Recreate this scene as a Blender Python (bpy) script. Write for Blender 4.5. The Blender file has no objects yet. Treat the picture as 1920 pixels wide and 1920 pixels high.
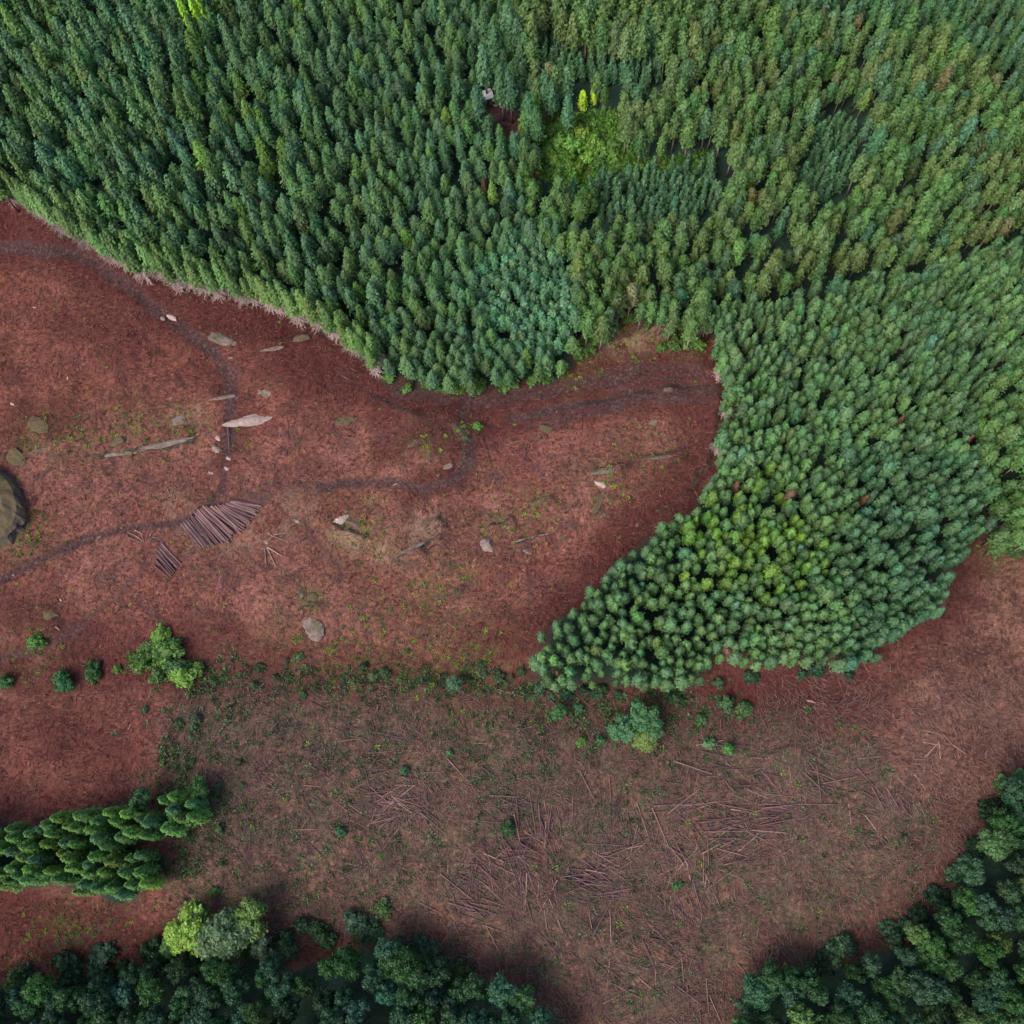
import bpy, math, random
import numpy as np
from mathutils import Vector, Matrix

random.seed(7)
RNG = np.random.default_rng(11)
scn = bpy.context.scene
COL = scn.collection
R = math.radians

# ------------------------------------------------------------------ camera
CAM_H = 200.0
F = 1925.0                      # focal length in photograph pixels (1920 wide)
NADX, NADY = 1050.0, 1530.0     # where the plumb line meets the picture
_u = np.array([-(NADX - 960.0), (NADY - 960.0), F]); _u /= np.linalg.norm(_u)
_x = np.array([1.0, 0, 0]) - _u * _u[0]; _x /= np.linalg.norm(_x)
_y = np.cross(_u, _x)
ROT = np.array([_x, _y, _u])    # camera -> world


def project(x, y, z):
    d = np.stack([np.asarray(x, float), np.asarray(y, float), np.asarray(z, float) - CAM_H], -1)
    c = d @ ROT
    w = -c[..., 2]
    w = np.where(w < 1.0, 1.0, w)
    return 960 + F * c[..., 0] / w, 960 - F * c[..., 1] / w


def ground_xy(px, py, z=0.0):
    c = np.array([(px - 960.0) / F, -(py - 960.0) / F, -1.0])
    d = ROT @ c
    t = (z - CAM_H) / d[2]
    return d[0] * t, d[1] * t


cam_data = bpy.data.cameras.new("camera")
cam = bpy.data.objects.new("camera", cam_data)
COL.objects.link(cam)
m = Matrix([list(ROT[0]) + [0], list(ROT[1]) + [0], list(ROT[2]) + [CAM_H], [0, 0, 0, 1]])
cam.matrix_world = m
cam_data.sensor_fit = 'HORIZONTAL'
cam_data.angle = 2 * math.atan(960.0 / F)
cam_data.clip_start = 1.0
cam_data.clip_end = 9000
scn.camera = cam

# ------------------------------------------------------------------ noise and terrain


def _hash(ix, iy, seed):
    v = np.sin(ix * 127.1 + iy * 311.7 + seed * 74.7) * 43758.5453
    return v - np.floor(v)


def vnoise(x, y, seed=0):
    ix, iy = np.floor(x), np.floor(y)
    fx, fy = x - ix, y - iy
    fx = fx * fx * (3 - 2 * fx); fy = fy * fy * (3 - 2 * fy)
    a = _hash(ix, iy, seed); b = _hash(ix + 1, iy, seed)
    c = _hash(ix, iy + 1, seed); d = _hash(ix + 1, iy + 1, seed)
    return (a + (b - a) * fx) * (1 - fy) + (c + (d - c) * fx) * fy


def fbm(x, y, seed=0, octv=4):
    s = 0; a = 0.5; t = 0
    for k in range(octv):
        s = s + a * vnoise(x * 2 ** k + k * 17.3, y * 2 ** k - k * 9.1, seed + k); t += a; a *= 0.5
    return s / t


def seg_dist(px, py, line):
    best = np.full(np.shape(px), 1e9)
    for (x0, y0), (x1, y1) in zip(line[:-1], line[1:]):
        dx, dy = x1 - x0, y1 - y0
        t = np.clip(((px - x0) * dx + (py - y0) * dy) / (dx * dx + dy * dy + 1e-9), 0, 1)
        best = np.minimum(best, np.hypot(px - x0 - t * dx, py - y0 - t * dy))
    return best


def inside(px, py, poly):
    px = np.asarray(px, float); py = np.asarray(py, float)
    r = np.zeros(px.shape, bool)
    n = len(poly)
    for i in range(n):
        x0, y0 = poly[i]; x1, y1 = poly[(i + 1) % n]
        if y0 == y1:
            continue
        c = ((y0 > py) != (y1 > py)) & (px < (x1 - x0) * (py - y0) / (y1 - y0) + x0)
        r ^= c
    return r


def sd_poly(px, py, poly):       # signed distance, negative inside
    d = seg_dist(px, py, list(poly) + [poly[0]])
    return np.where(inside(px, py, poly), -d, d)


MOUNDS = [  # photo px, radius m, height m
    (800, 850, 8.5, 2.4), (25, 950, 9, 2.2), (720, 1000, 9, 1.6), (1130, 930, 12, 1.4), (560, 760, 14, 1.8),
    (170, 720, 20, 2.0), (1500, 700, 40, 4.0), (420, 1120, 14, 1.0), (1150, 800, 14, 1.2), (300, 200, 60, 6.0),
    (1300, 220, 40, 5.0), (1750, 330, 40, 5.0), (900, 1620, 35, 2.0), (1700, 1420, 25, 3.0), (200, 1400, 18, 1.2)]
MW = [(*ground_xy(a, b), r, h) for a, b, r, h in MOUNDS]
GULLIES = [([(1150, 340), (1250, 350), (1340, 330), (1540, 300), (1560, 220)], 9, -4.0),
           ([(1330, 560), (1500, 545), (1700, 505), (1950, 430)], 7, -5.0),
           ([(-50, 1290), (200, 1270), (420, 1262), (700, 1290), (980, 1300), (1250, 1330), (1600, 1290)], 9, -2.2),
           ([(-50, 1810), (330, 1780), (560, 1750), (850, 1800), (1050, 1890)], 10, -2.5),
           ([(1380, 1880), (1560, 1770), (1740, 1680), (1850, 1560), (1930, 1440)], 10, -2.5)]
GW = [([ground_xy(*p) for p in l], r, h) for l, r, h in GULLIES]


# rock ledges and cut banks: the ground drops on the right hand of each run (photo points), height m, run-out m
LEDGES = [([(330, 838), (262, 850), (150, 862)][::-1], 1.1, 5), ([(372, 828), (300, 842)][::-1], .9, 4), ([(800, 1020), (770, 1030), (735, 1055)], 1.5, 5), ([(830, 1002), (795, 1018)], 1.0, 4),
          ([(825, 968), (795, 992)], 1.3, 4), ([(1040, 930), (990, 955)], 1.2, 4), ([(966, 968), (910, 992)], 1.2, 4), ([(1038, 1000), (960, 1020)], .9, 4),
          ([(1168, 880), (1105, 897)], 1.0, 4), ([(1134, 928), (1114, 970)], 1.2, 4), ([(1290, 853), (1195, 868)], .9, 4), ([(842, 800), (872, 830), (862, 875)], 1.4, 5), ([(585, 635), (540, 648), (490, 660)], 1.0, 4),
          ([(610, 1128), (555, 1140)], .8, 3), ([(620, 975), (650, 998), (700, 1012)][::-1], 1.0, 4), ([(1330, 738), (1240, 742), (1140, 758), (1040, 772)], 1.0, 5), ([(1345, 730), (1345, 800), (1318, 885), (1268, 955)][::-1], 1.0, 5),
          ([(100, 790), (60, 808)], .9, 4), ([(110, 1150), (70, 1170)], .9, 4), ([(860, 760), (800, 790), (740, 770), (690, 735)], .8, 6), ([(450, 748), (395, 752)], .7, 3), ([(1500, 1390), (1420, 1420)], .8, 5), ([(1700, 1560), (1600, 1600)], .8, 5)]
LW = [([ground_xy(*p) for p in l], h, r) for l, h, r in LEDGES]


def ledge_lift(x, y):
    z = np.zeros(np.shape(x))
    wob = (fbm(x / 2.2, y / 2.2, 71, 3) - .5) * 1.6
    for l, h, r in LW:
        best = np.full(np.shape(x), 1e9); side = np.zeros(np.shape(x)); along = np.zeros(np.shape(x))
        n = len(l) - 1
        for i, ((x0, y0), (x1, y1)) in enumerate(zip(l[:-1], l[1:])):
            dx, dy = x1 - x0, y1 - y0
            t = np.clip(((x - x0) * dx + (y - y0) * dy) / (dx * dx + dy * dy), 0, 1)
            d = np.hypot(x - x0 - t * dx, y - y0 - t * dy)
            k = d < best
            best = np.where(k, d, best)
            side = np.where(k, np.sign(dx * (y - y0) - dy * (x - x0)), side)
            along = np.where(k, (i + t) / n, along)
        s = best * side + wob              # positive on the left of the run: the high side
        tap = np.clip(np.minimum(along, 1 - along) * 5 + .15, 0, 1)
        end = np.clip(1.6 - best / r, 0, 1)
        z += h * tap * np.clip(s / .55 + .5, 0, 1) * np.exp(-np.clip(s, 0, None) / r) * end
    return z


def height(x, y):
    x = np.asarray(x, float); y = np.asarray(y, float)
    z = 1.2 * np.sin(x / 37 + .5) * np.cos(y / 45) + 1.0 * (fbm(x / 30, y / 30, 3) - .5) * 2
    for cx, cy, r, h in MW:
        z = z + h * np.exp(-((x - cx) ** 2 + (y - cy) ** 2) / (r * r))
    for l, r, h in GW:
        d = seg_dist(x, y, l)
        z = z + h * np.exp(-(d / r) ** 2)
    z = z + 2.2 * (fbm(x / 15, y / 15, 25, 3) - .5) + 1.2 * (fbm(x / 5.5, y / 5.5, 21, 3) - .5)
    if x.size > 0: z = z + ledge_lift(x, y)
    return z


def at(px, py, lift=0.0):
    z = 0.0
    for _ in range(6):
        x, y = ground_xy(px, py, z + lift)
        z = float(height(x, y))
    return x, y, z


def at_many(px, py):
    px = np.asarray(px, float); py = np.asarray(py, float)
    c = np.stack([(px - 960.0) / F, -(py - 960.0) / F, -np.ones_like(px)], -1)
    d = c @ ROT.T
    z = np.zeros_like(px)
    for _ in range(5):
        t = (z - CAM_H) / d[:, 2]
        x, y = d[:, 0] * t, d[:, 1] * t
        z = height(x, y)
    return x, y, z


# ------------------------------------------------------------------ outlines read off the photograph
LEFT = [(-300, -330), (955, -330), (955, 60), (1000, 130), (1012, 290), (975, 330), (1000, 420), (1085, 420), (1085, 600),
        (1070, 688), (1010, 700), (950, 710), (870, 722), (800, 718), (720, 695), (690, 672), (650, 628), (580, 590),
        (500, 562), (430, 538), (330, 515), (230, 480), (150, 432), (70, 388), (0, 358), (-300, 300)]
YOUNG_A = [(960, 440), (1020, 425), (1078, 455), (1083, 600), (1062, 655), (980, 668), (930, 640), (880, 560), (890, 500)]
MIXED = [(700, 560), (860, 540), (930, 640), (1062, 655), (1075, 690), (870, 730), (720, 700)]
OLIVE = [(955, -330), (2250, -330), (2250, 415), (1920, 428), (1700, 492), (1560, 503), (1460, 542), (1350, 552), (1328, 600),
         (1300, 625), (1250, 600), (1180, 590), (1130, 622), (1080, 632), (1085, 420), (1040, 350), (1012, 290), (1000, 130), (955, 60)]
DARKTOP = [(1440, -330), (2250, -330), (2250, 150), (1920, 145), (1800, 100), (1750, 62), (1600, 45), (1450, 30)]
GLADE = [(1000, 225), (1060, 212), (1150, 225), (1168, 285), (1185, 318), (1320, 300), (1330, 330), (1140, 350), (1100, 345), (1030, 330)]
YOUNG_B = [(1060, 362), (1110, 340), (1200, 318), (1335, 305), (1358, 372), (1290, 412), (1180, 412), (1120, 402), (1080, 395)]
YOUNG_C = [(1535, 220), (1592, 225), (1600, 330), (1560, 372), (1470, 360), (1500, 320)]
YOUNG_D = [(1000, 40), (1060, 80), (1180, 100), (1250, 110), (1240, 150), (1130, 150), (1020, 130)]
WEDGE = [(1322, 585), (1350, 568), (1460, 572), (1560, 530), (1700, 514), (1920, 449), (2250, 440), (2250, 600), (1920, 655),
         (1860, 720), (1828, 820), (1840, 890), (1858, 965), (1850, 1000), (1812, 1035), (1785, 1075), (1768, 1112), (1752, 1155),
         (1685, 1190), (1642, 1235), (1585, 1255), (1530, 1252), (1450, 1245), (1340, 1250), (1318, 1278), (1240, 1288), (1150, 1285),
         (1035, 1288), (996, 1268), (996, 1232), (1014, 1194), (1055, 1155), (1135, 1085), (1205, 1015), (1295, 955), (1340, 885),
         (1358, 800), (1358, 720), (1340, 650)]
YELLOW = [(1370, 900), (1440, 900), (1530, 1000), (1560, 1070), (1500, 1110), (1400, 1110), (1270, 1120), (1260, 1060), (1300, 990)]
EAST = [(1858, 975), (1838, 885), (1826, 820), (1860, 720), (1920, 660), (2250, 600), (2250, 1035), (1920, 1030), (1870, 1022)]
GROVE = [(-250, 1562), (0, 1545), (160, 1528), (270, 1508), (290, 1540), (268, 1590), (285, 1650), (262, 1690), (200, 1688),
         (100, 1668), (0, 1662), (-250, 1662)]
SOUTH = [(-250, 1862), (0, 1850), (130, 1838), (270, 1815), (370, 1812), (500, 1805), (570, 1805), (640, 1795), (700, 1770),
         (760, 1770), (825, 1790), (870, 1850), (960, 1855), (1020, 1885), (1060, 1930), (1080, 2050), (-250, 2050)]
SOUTHEAST = [(1385, 2050), (1390, 1890), (1420, 1845), (1470, 1830), (1560, 1805), (1640, 1775), (1700, 1770), (1730, 1730),
             (1775, 1690), (1830, 1625), (1862, 1560), (1880, 1490), (1900, 1468), (1940, 1450), (2250, 1400), (2250, 2050)]
LOWER = [(330, 1690), (330, 1500), (290, 1450), (310, 1330), (420, 1262), (700, 1282), (990, 1300),
         (1300, 1300), (1400, 1330), (1600, 1350), (1750, 1500), (1760, 1640), (1600, 1800), (1380, 1900), (1380, 2100), (1040, 2100), (860, 1840), (640, 1780), (330, 1780)]
HUTVIEW = [(902, 168), (926, 166), (955, 212), (962, 240), (928, 222)]
PAIRVIEW = [(1076, 160), (1112, 160), (1112, 232), (1076, 232)]
HUTGAP = [(893, 168), (922, 160), (985, 232), (1000, 262), (948, 262), (915, 215)]

TRACKS = [  # polyline, half width px, strength
    ([(-60, 462), (60, 466), (150, 480), (210, 515), (262, 552), (330, 608), (400, 662), (432, 712), (434, 780), (426, 850)], 13, 1.0),
    ([(426, 850), (418, 915), (390, 950), (340, 978), (240, 990), (150, 1015), (60, 1055), (-60, 1118)], 9, .85),
    ([(600, 915), (650, 905), (740, 906), (800, 918), (858, 897), (886, 862), (880, 825), (862, 800), (868, 765), (905, 742), (1000, 732)], 11, .8),
    ([(905, 742), (1000, 728), (1100, 715), (1200, 690), (1310, 690)], 12, .55),
    ([(960, 790), (1050, 765), (1150, 752), (1250, 738), (1335, 735)], 13, .75),
    ([(1310, 690), (1338, 735), (1338, 800), (1312, 880), (1262, 955), (1180, 1025), (1100, 1095), (1030, 1160)], 9, .2),
    ([(570, 975), (600, 1020), (632, 1055), (645, 1090)], 7, .5),
    ([(900, 762), (1050, 737), (1200, 712), (1325, 704)], 5, .8), ([(985, 803), (1100, 778), (1240, 755), (1340, 752)], 5, .7), ([(930, 748), (1080, 724), (1215, 698)], 4, .7), ([(1150, 735), (1260, 720), (1335, 722)], 5, .7),
    ([(-40, 1240), (60, 1225), (140, 1180), (190, 1140)], 10, .5), ([(420, 900), (520, 880), (640, 850), (760, 800)], 6, .35), ([(740, 735), (840, 745), (905, 742)], 14, .6),
    ([(60, 1220), (130, 1180), (200, 1130), (250, 1090), (270, 1060)], 8, .45),
    ([(230, 530), (300, 600), (370, 640), (440, 690), (560, 720)], 5, .3),
    ([(640, 690), (700, 745), (800, 790), (870, 800)], 12, .3),
    ([(100, 1775), (180, 1745), (260, 1700)], 6, .5),
    ([(330, 980), (420, 935), (500, 925)], 26, .35)]
GREENS = [(250, 800, 60, .5), (80, 825, 55, .5), (345, 800, 45, .55), (50, 1000, 60, .5), (790, 835, 45, .4), (580, 1120, 40, .5), (1140, 900, 50, .45), (1010, 945, 45, .4), (930, 985, 45, .4),   # px, radius px, strength
    (150, 815, 45, .5), (690, 1000, 70, .55), (800, 1105, 70, .5), (450, 830, 30, .2), (20, 1010, 40, .6), (1210, 850, 70, .35),
    (960, 975, 60, .3), (870, 1080, 40, .4), (700, 1180, 90, .35), (60, 1230, 70, .35), (520, 1190, 60, .35), (870, 810, 25, .6),
    (1180, 640, 60, .5), (1290, 640, 35, .9), (130, 1750, 60, .5), (1080, 690, 50, .6), (640, 1240, 80, .45), (850, 1250, 120, .6),
    (1130, 930, 60, .25), (880, 1240, 60, .5), (1880, 1025, 50, .8)]

DARK_SOIL = [([(-50, 390), (100, 450), (300, 555), (500, 610), (640, 680), (760, 740)], 62, 1.0), ([(560, 650), (700, 740), (860, 770)], 50, .8),  # bands where the soil is coloured darker maroon: polyline, half width px, strength
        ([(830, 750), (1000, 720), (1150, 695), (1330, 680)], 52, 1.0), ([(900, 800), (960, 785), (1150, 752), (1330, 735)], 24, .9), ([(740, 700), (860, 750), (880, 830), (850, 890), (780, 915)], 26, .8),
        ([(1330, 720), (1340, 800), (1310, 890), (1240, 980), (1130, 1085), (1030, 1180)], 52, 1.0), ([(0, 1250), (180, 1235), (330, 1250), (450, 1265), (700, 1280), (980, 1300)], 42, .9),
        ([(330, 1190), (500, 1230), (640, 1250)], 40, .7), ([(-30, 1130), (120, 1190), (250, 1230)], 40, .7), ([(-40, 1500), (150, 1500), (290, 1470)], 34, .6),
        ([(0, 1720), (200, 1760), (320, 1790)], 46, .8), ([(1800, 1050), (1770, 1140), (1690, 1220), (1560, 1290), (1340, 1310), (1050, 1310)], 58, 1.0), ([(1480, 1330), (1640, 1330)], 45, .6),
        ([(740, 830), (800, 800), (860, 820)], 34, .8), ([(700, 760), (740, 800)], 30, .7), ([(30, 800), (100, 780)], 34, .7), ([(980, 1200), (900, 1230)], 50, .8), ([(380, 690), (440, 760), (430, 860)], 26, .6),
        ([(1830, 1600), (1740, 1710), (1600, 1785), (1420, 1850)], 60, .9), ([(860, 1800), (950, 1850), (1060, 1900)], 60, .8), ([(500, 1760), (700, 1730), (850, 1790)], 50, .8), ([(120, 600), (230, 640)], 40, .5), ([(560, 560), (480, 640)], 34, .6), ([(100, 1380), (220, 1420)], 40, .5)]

# ------------------------------------------------------------------ object helpers


def tag(o, label=None, cat=None, group=None, kind=None):
    if label: o["label"] = label
    if cat: o["category"] = cat
    if group: o["group"] = group
    if kind: o["kind"] = kind
    return o


def link(name, data, parent=None):
    o = bpy.data.objects.new(name, data)
    COL.objects.link(o)
    if parent: o.parent = parent
    return o


class MB:
    """collects polygons for one mesh"""
    def __init__(self):
        self.v = []; self.f = []; self.m = []; self.n = 0; self.s = []

    def add(self, verts, faces, mat=0, smooth=False):
        verts = np.asarray(verts, float); b = self.n
        self.v.append(verts); self.n += len(verts)
        for f in faces:
            self.f.append([int(i) + b for i in f])
        self.m += [mat] * len(faces); self.s += [smooth] * len(faces)

    def leaves(self, c, u, w, mat=0):
        """diamond shaped sprays: centre, half axis u, half axis w"""
        n = len(c)
        q = np.stack([c - u, c + w, c + u, c - w], 1).reshape(-1, 3)
        b = self.n
        self.v.append(q); self.n += 4 * n
        idx = np.arange(4 * n).reshape(-1, 4) + b
        self.f += idx.tolist(); self.m += [mat] * n; self.s += [False] * n

    def tube(self, pts, rad, seg=6, mat=0, caps=True, capmat=None, smooth=True):
        pts = [Vector(p) for p in pts]
        vs = []; n = len(pts)
        for i, p in enumerate(pts):
            d = (pts[min(i + 1, n - 1)] - pts[max(i - 1, 0)]).normalized()
            a = d.orthogonal().normalized() if abs(d.z) > .9 else d.cross(Vector((0, 0, 1))).normalized()
            b = d.cross(a)
            for k in range(seg):
                t = 2 * math.pi * k / seg
                vs.append(p + (a * math.cos(t) + b * math.sin(t)) * rad[i])
        fs = []
        for i in range(n - 1):
            for k in range(seg):
                fs.append((i * seg + k, i * seg + (k + 1) % seg, (i + 1) * seg + (k + 1) % seg, (i + 1) * seg + k))
        self.add(vs, fs, mat, smooth)
        if caps:
            base = self.n - len(vs)
            for ring in (list(range(seg))[::-1], list(range((n - 1) * seg, n * seg))):
                self.f.append([base + k for k in ring]); self.m.append(mat if capmat is None else capmat); self.s.append(False)

    def mesh(self, name, mats):
        me = bpy.data.meshes.new(name)
        v = np.concatenate(self.v) if self.v else np.zeros((0, 3))
        me.from_pydata(v.tolist(), [], self.f)
        for mt in mats: me.materials.append(mt)
        me.polygons.foreach_set("material_index", self.m)
        me.polygons.foreach_set("use_smooth", self.s)
        me.update()
        return me


# ------------------------------------------------------------------ materials


def mat_new(name):
    mt = bpy.data.materials.new(name); mt.use_nodes = True
    nt = mt.node_tree; nt.nodes.clear()
    out = nt.nodes.new("ShaderNodeOutputMaterial")
    return mt, nt, out


def N(nt, typ, **kw):
    n = nt.nodes.new(typ)
    for k, v in kw.items(): setattr(n, k, v)
    return n


def mixc(nt, fac, a, b, mode='MIX'):
    n = nt.nodes.new("ShaderNodeMix"); n.data_type = 'RGBA'; n.blend_type = mode
    for sock, val in ((n.inputs[0], fac), (n.inputs[6], a), (n.inputs[7], b)):
        if hasattr(val, "links"): nt.links.new(val, sock)
        elif isinstance(val, (int, float)): sock.default_value = val
        else: sock.default_value = (*val, 1)
    return n.outputs[2]


def maths(nt, op, a, b=None, c=None, clamp=False):
    n = nt.nodes.new("ShaderNodeMath"); n.operation = op; n.use_clamp = clamp
    for i, val in enumerate((a, b, c)):
        if val is None: continue
        if hasattr(val, "links"): nt.links.new(val, n.inputs[i])
        else: n.inputs[i].default_value = val
    return n.outputs[0]


def noise(nt, vec, scale, detail=4, rough=.55, dist=0.0):
    n = nt.nodes.new("ShaderNodeTexNoise")
    n.inputs["Scale"].default_value = scale; n.inputs["Detail"].default_value = detail
    n.inputs["Roughness"].default_value = rough; n.inputs["Distortion"].default_value = dist
    if vec is not None: nt.links.new(vec, n.inputs["Vector"])
    return n.outputs["Fac"]


def ramp(nt, fac, lo, hi):
    n = nt.nodes.new("ShaderNodeMapRange"); n.inputs[1].default_value = lo; n.inputs[2].default_value = hi
    nt.links.new(fac, n.inputs[0])
    return n.outputs[0]


def make_foliage():
    mt, nt, out = mat_new("foliage")
    a = N(nt, "ShaderNodeAttribute", attribute_name="tint", attribute_type='INSTANCER')
    g = N(nt, "ShaderNodeNewGeometry")
    tc = N(nt, "ShaderNodeTexCoord")
    isl = g.outputs["Random Per Island"]
    hsv = N(nt, "ShaderNodeHueSaturation")
    nt.links.new(maths(nt, 'MULTIPLY_ADD', isl, .04, .48), hsv.inputs["Hue"])
    nz = noise(nt, tc.outputs["Object"], .9, 2)
    nt.links.new(maths(nt, 'MULTIPLY_ADD', isl, .5, maths(nt, 'MULTIPLY_ADD', nz, .7, .42)), hsv.inputs["Value"])
    bri = mixc(nt, 1.0, a.outputs["Color"], (1.66, 1.84, 1.48), 'MULTIPLY')
    nt.links.new(bri, hsv.inputs["Color"])
    d = N(nt, "ShaderNodeBsdfDiffuse"); t = N(nt, "ShaderNodeBsdfTranslucent")
    gl = N(nt, "ShaderNodeBsdfGlossy"); gl.inputs["Roughness"].default_value = .55
    mx = N(nt, "ShaderNodeMixShader"); mx.inputs[0].default_value = .30
    mg = N(nt, "ShaderNodeMixShader"); mg.inputs[0].default_value = .025
    nt.links.new(hsv.outputs[0], d.inputs[0]); nt.links.new(hsv.outputs[0], t.inputs[0])
    nt.links.new(d.outputs[0], mx.inputs[1]); nt.links.new(t.outputs[0], mx.inputs[2])
    nt.links.new(mx.outputs[0], mg.inputs[1]); nt.links.new(gl.outputs[0], mg.inputs[2])
    nt.links.new(mg.outputs[0], out.inputs[0])
    return mt


def make_plain(name, c1, c2, scale, rough=.9, bump=.3, c3=None, world=False, top=None, topr=(.95, 1.15)):
    mt, nt, out = mat_new(name)
    tc = N(nt, "ShaderNodeTexCoord")
    oi = N(nt, "ShaderNodeObjectInfo")
    crd = N(nt, "ShaderNodeNewGeometry").outputs["Position"] if world else tc.outputs["Object"]
    nz = noise(nt, crd, scale, 5, .6)
    fac = ramp(nt, nz, .3, .7)
    col = mixc(nt, fac, c1, c2)
    if c3 is not None:
        n2 = noise(nt, crd, scale * .35, 3, .6)
        col = mixc(nt, ramp(nt, n2, .5, .68), col, c3)
    hsv = N(nt, "ShaderNodeHueSaturation")
    nt.links.new(col, hsv.inputs["Color"])
    nt.links.new(maths(nt, 'MULTIPLY_ADD', oi.outputs["Random"], .7, .65), hsv.inputs["Value"])
    p = N(nt, "ShaderNodeBsdfPrincipled"); p.inputs["Roughness"].default_value = rough
    p.inputs["Specular IOR Level"].default_value = .2
    nt.links.new(hsv.outputs[0], p.inputs["Base Color"])
    if top is not None:
        g = N(nt, "ShaderNodeNewGeometry"); sx = N(nt, "ShaderNodeSeparateXYZ"); nt.links.new(g.outputs["True Normal"], sx.inputs[0])
        n3 = noise(nt, g.outputs["Position"], .8, 5, .7)
        fac2 = ramp(nt, maths(nt, 'ADD', maths(nt, 'MULTIPLY', sx.outputs[2], .55), n3), *topr)
        n4 = noise(nt, g.outputs["Position"], 1.6, 4, .6)
        tcol = mixc(nt, ramp(nt, n4, .47, .60), top, (.085, .088, .038))
        nt.links.new(mixc(nt, fac2, hsv.outputs[0], tcol), p.inputs["Base Color"])
    b = N(nt, "ShaderNodeBump"); b.inputs["Strength"].default_value = bump; b.inputs["Distance"].default_value = .2
    nt.links.new(nz, b.inputs["Height"]); nt.links.new(b.outputs[0], p.inputs["Normal"])
    nt.links.new(p.outputs[0], out.inputs[0])
    return mt


FOL = make_foliage()
BARK = make_plain("bark", (.075, .042, .04), (.16, .09, .085), 3)
PALEBARK = make_plain("pale_bark", (.24, .17, .155), (.40, .30, .28), 3)
DEADTWIG = make_plain("dead_twigs", (.26, .19, .175), (.46, .36, .33), .8)
LOGBARK = make_plain("log_bark", (.105, .060, .064), (.185, .108, .110), 2)
LOGPALE = make_plain("peeled_log", (.22, .13, .105), (.34, .205, .17), 2)
CUT = make_plain("cut_wood", (.36, .22, .15), (.45, .30, .20), 4)
ROCK = make_plain("rock", (.13, .10, .085), (.25, .185, .165), .9, c3=(.10, .10, .05), bump=.8, world=True, top=(.16, .075, .060), topr=(1.02, 1.2))
ROCKPALE = make_plain("pale_rock", (.25, .18, .16), (.42, .31, .28), .9, bump=.7, world=True)
ROCKDARK = make_plain("dark_rock", (.05, .045, .045), (.13, .10, .09), .9, c3=(.09, .09, .035), bump=.9, world=True, top=(.13, .085, .052), topr=(.74, .96))
STICK = make_plain("slash", (.10, .058, .058), (.22, .14, .125), .35)
ROOF = make_plain("roof_metal", (.52, .50, .50), (.64, .62, .62), 2, .5, .05)
WALLM = make_plain("hut_wall", (.22, .20, .20), (.30, .28, .27), 2)


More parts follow.
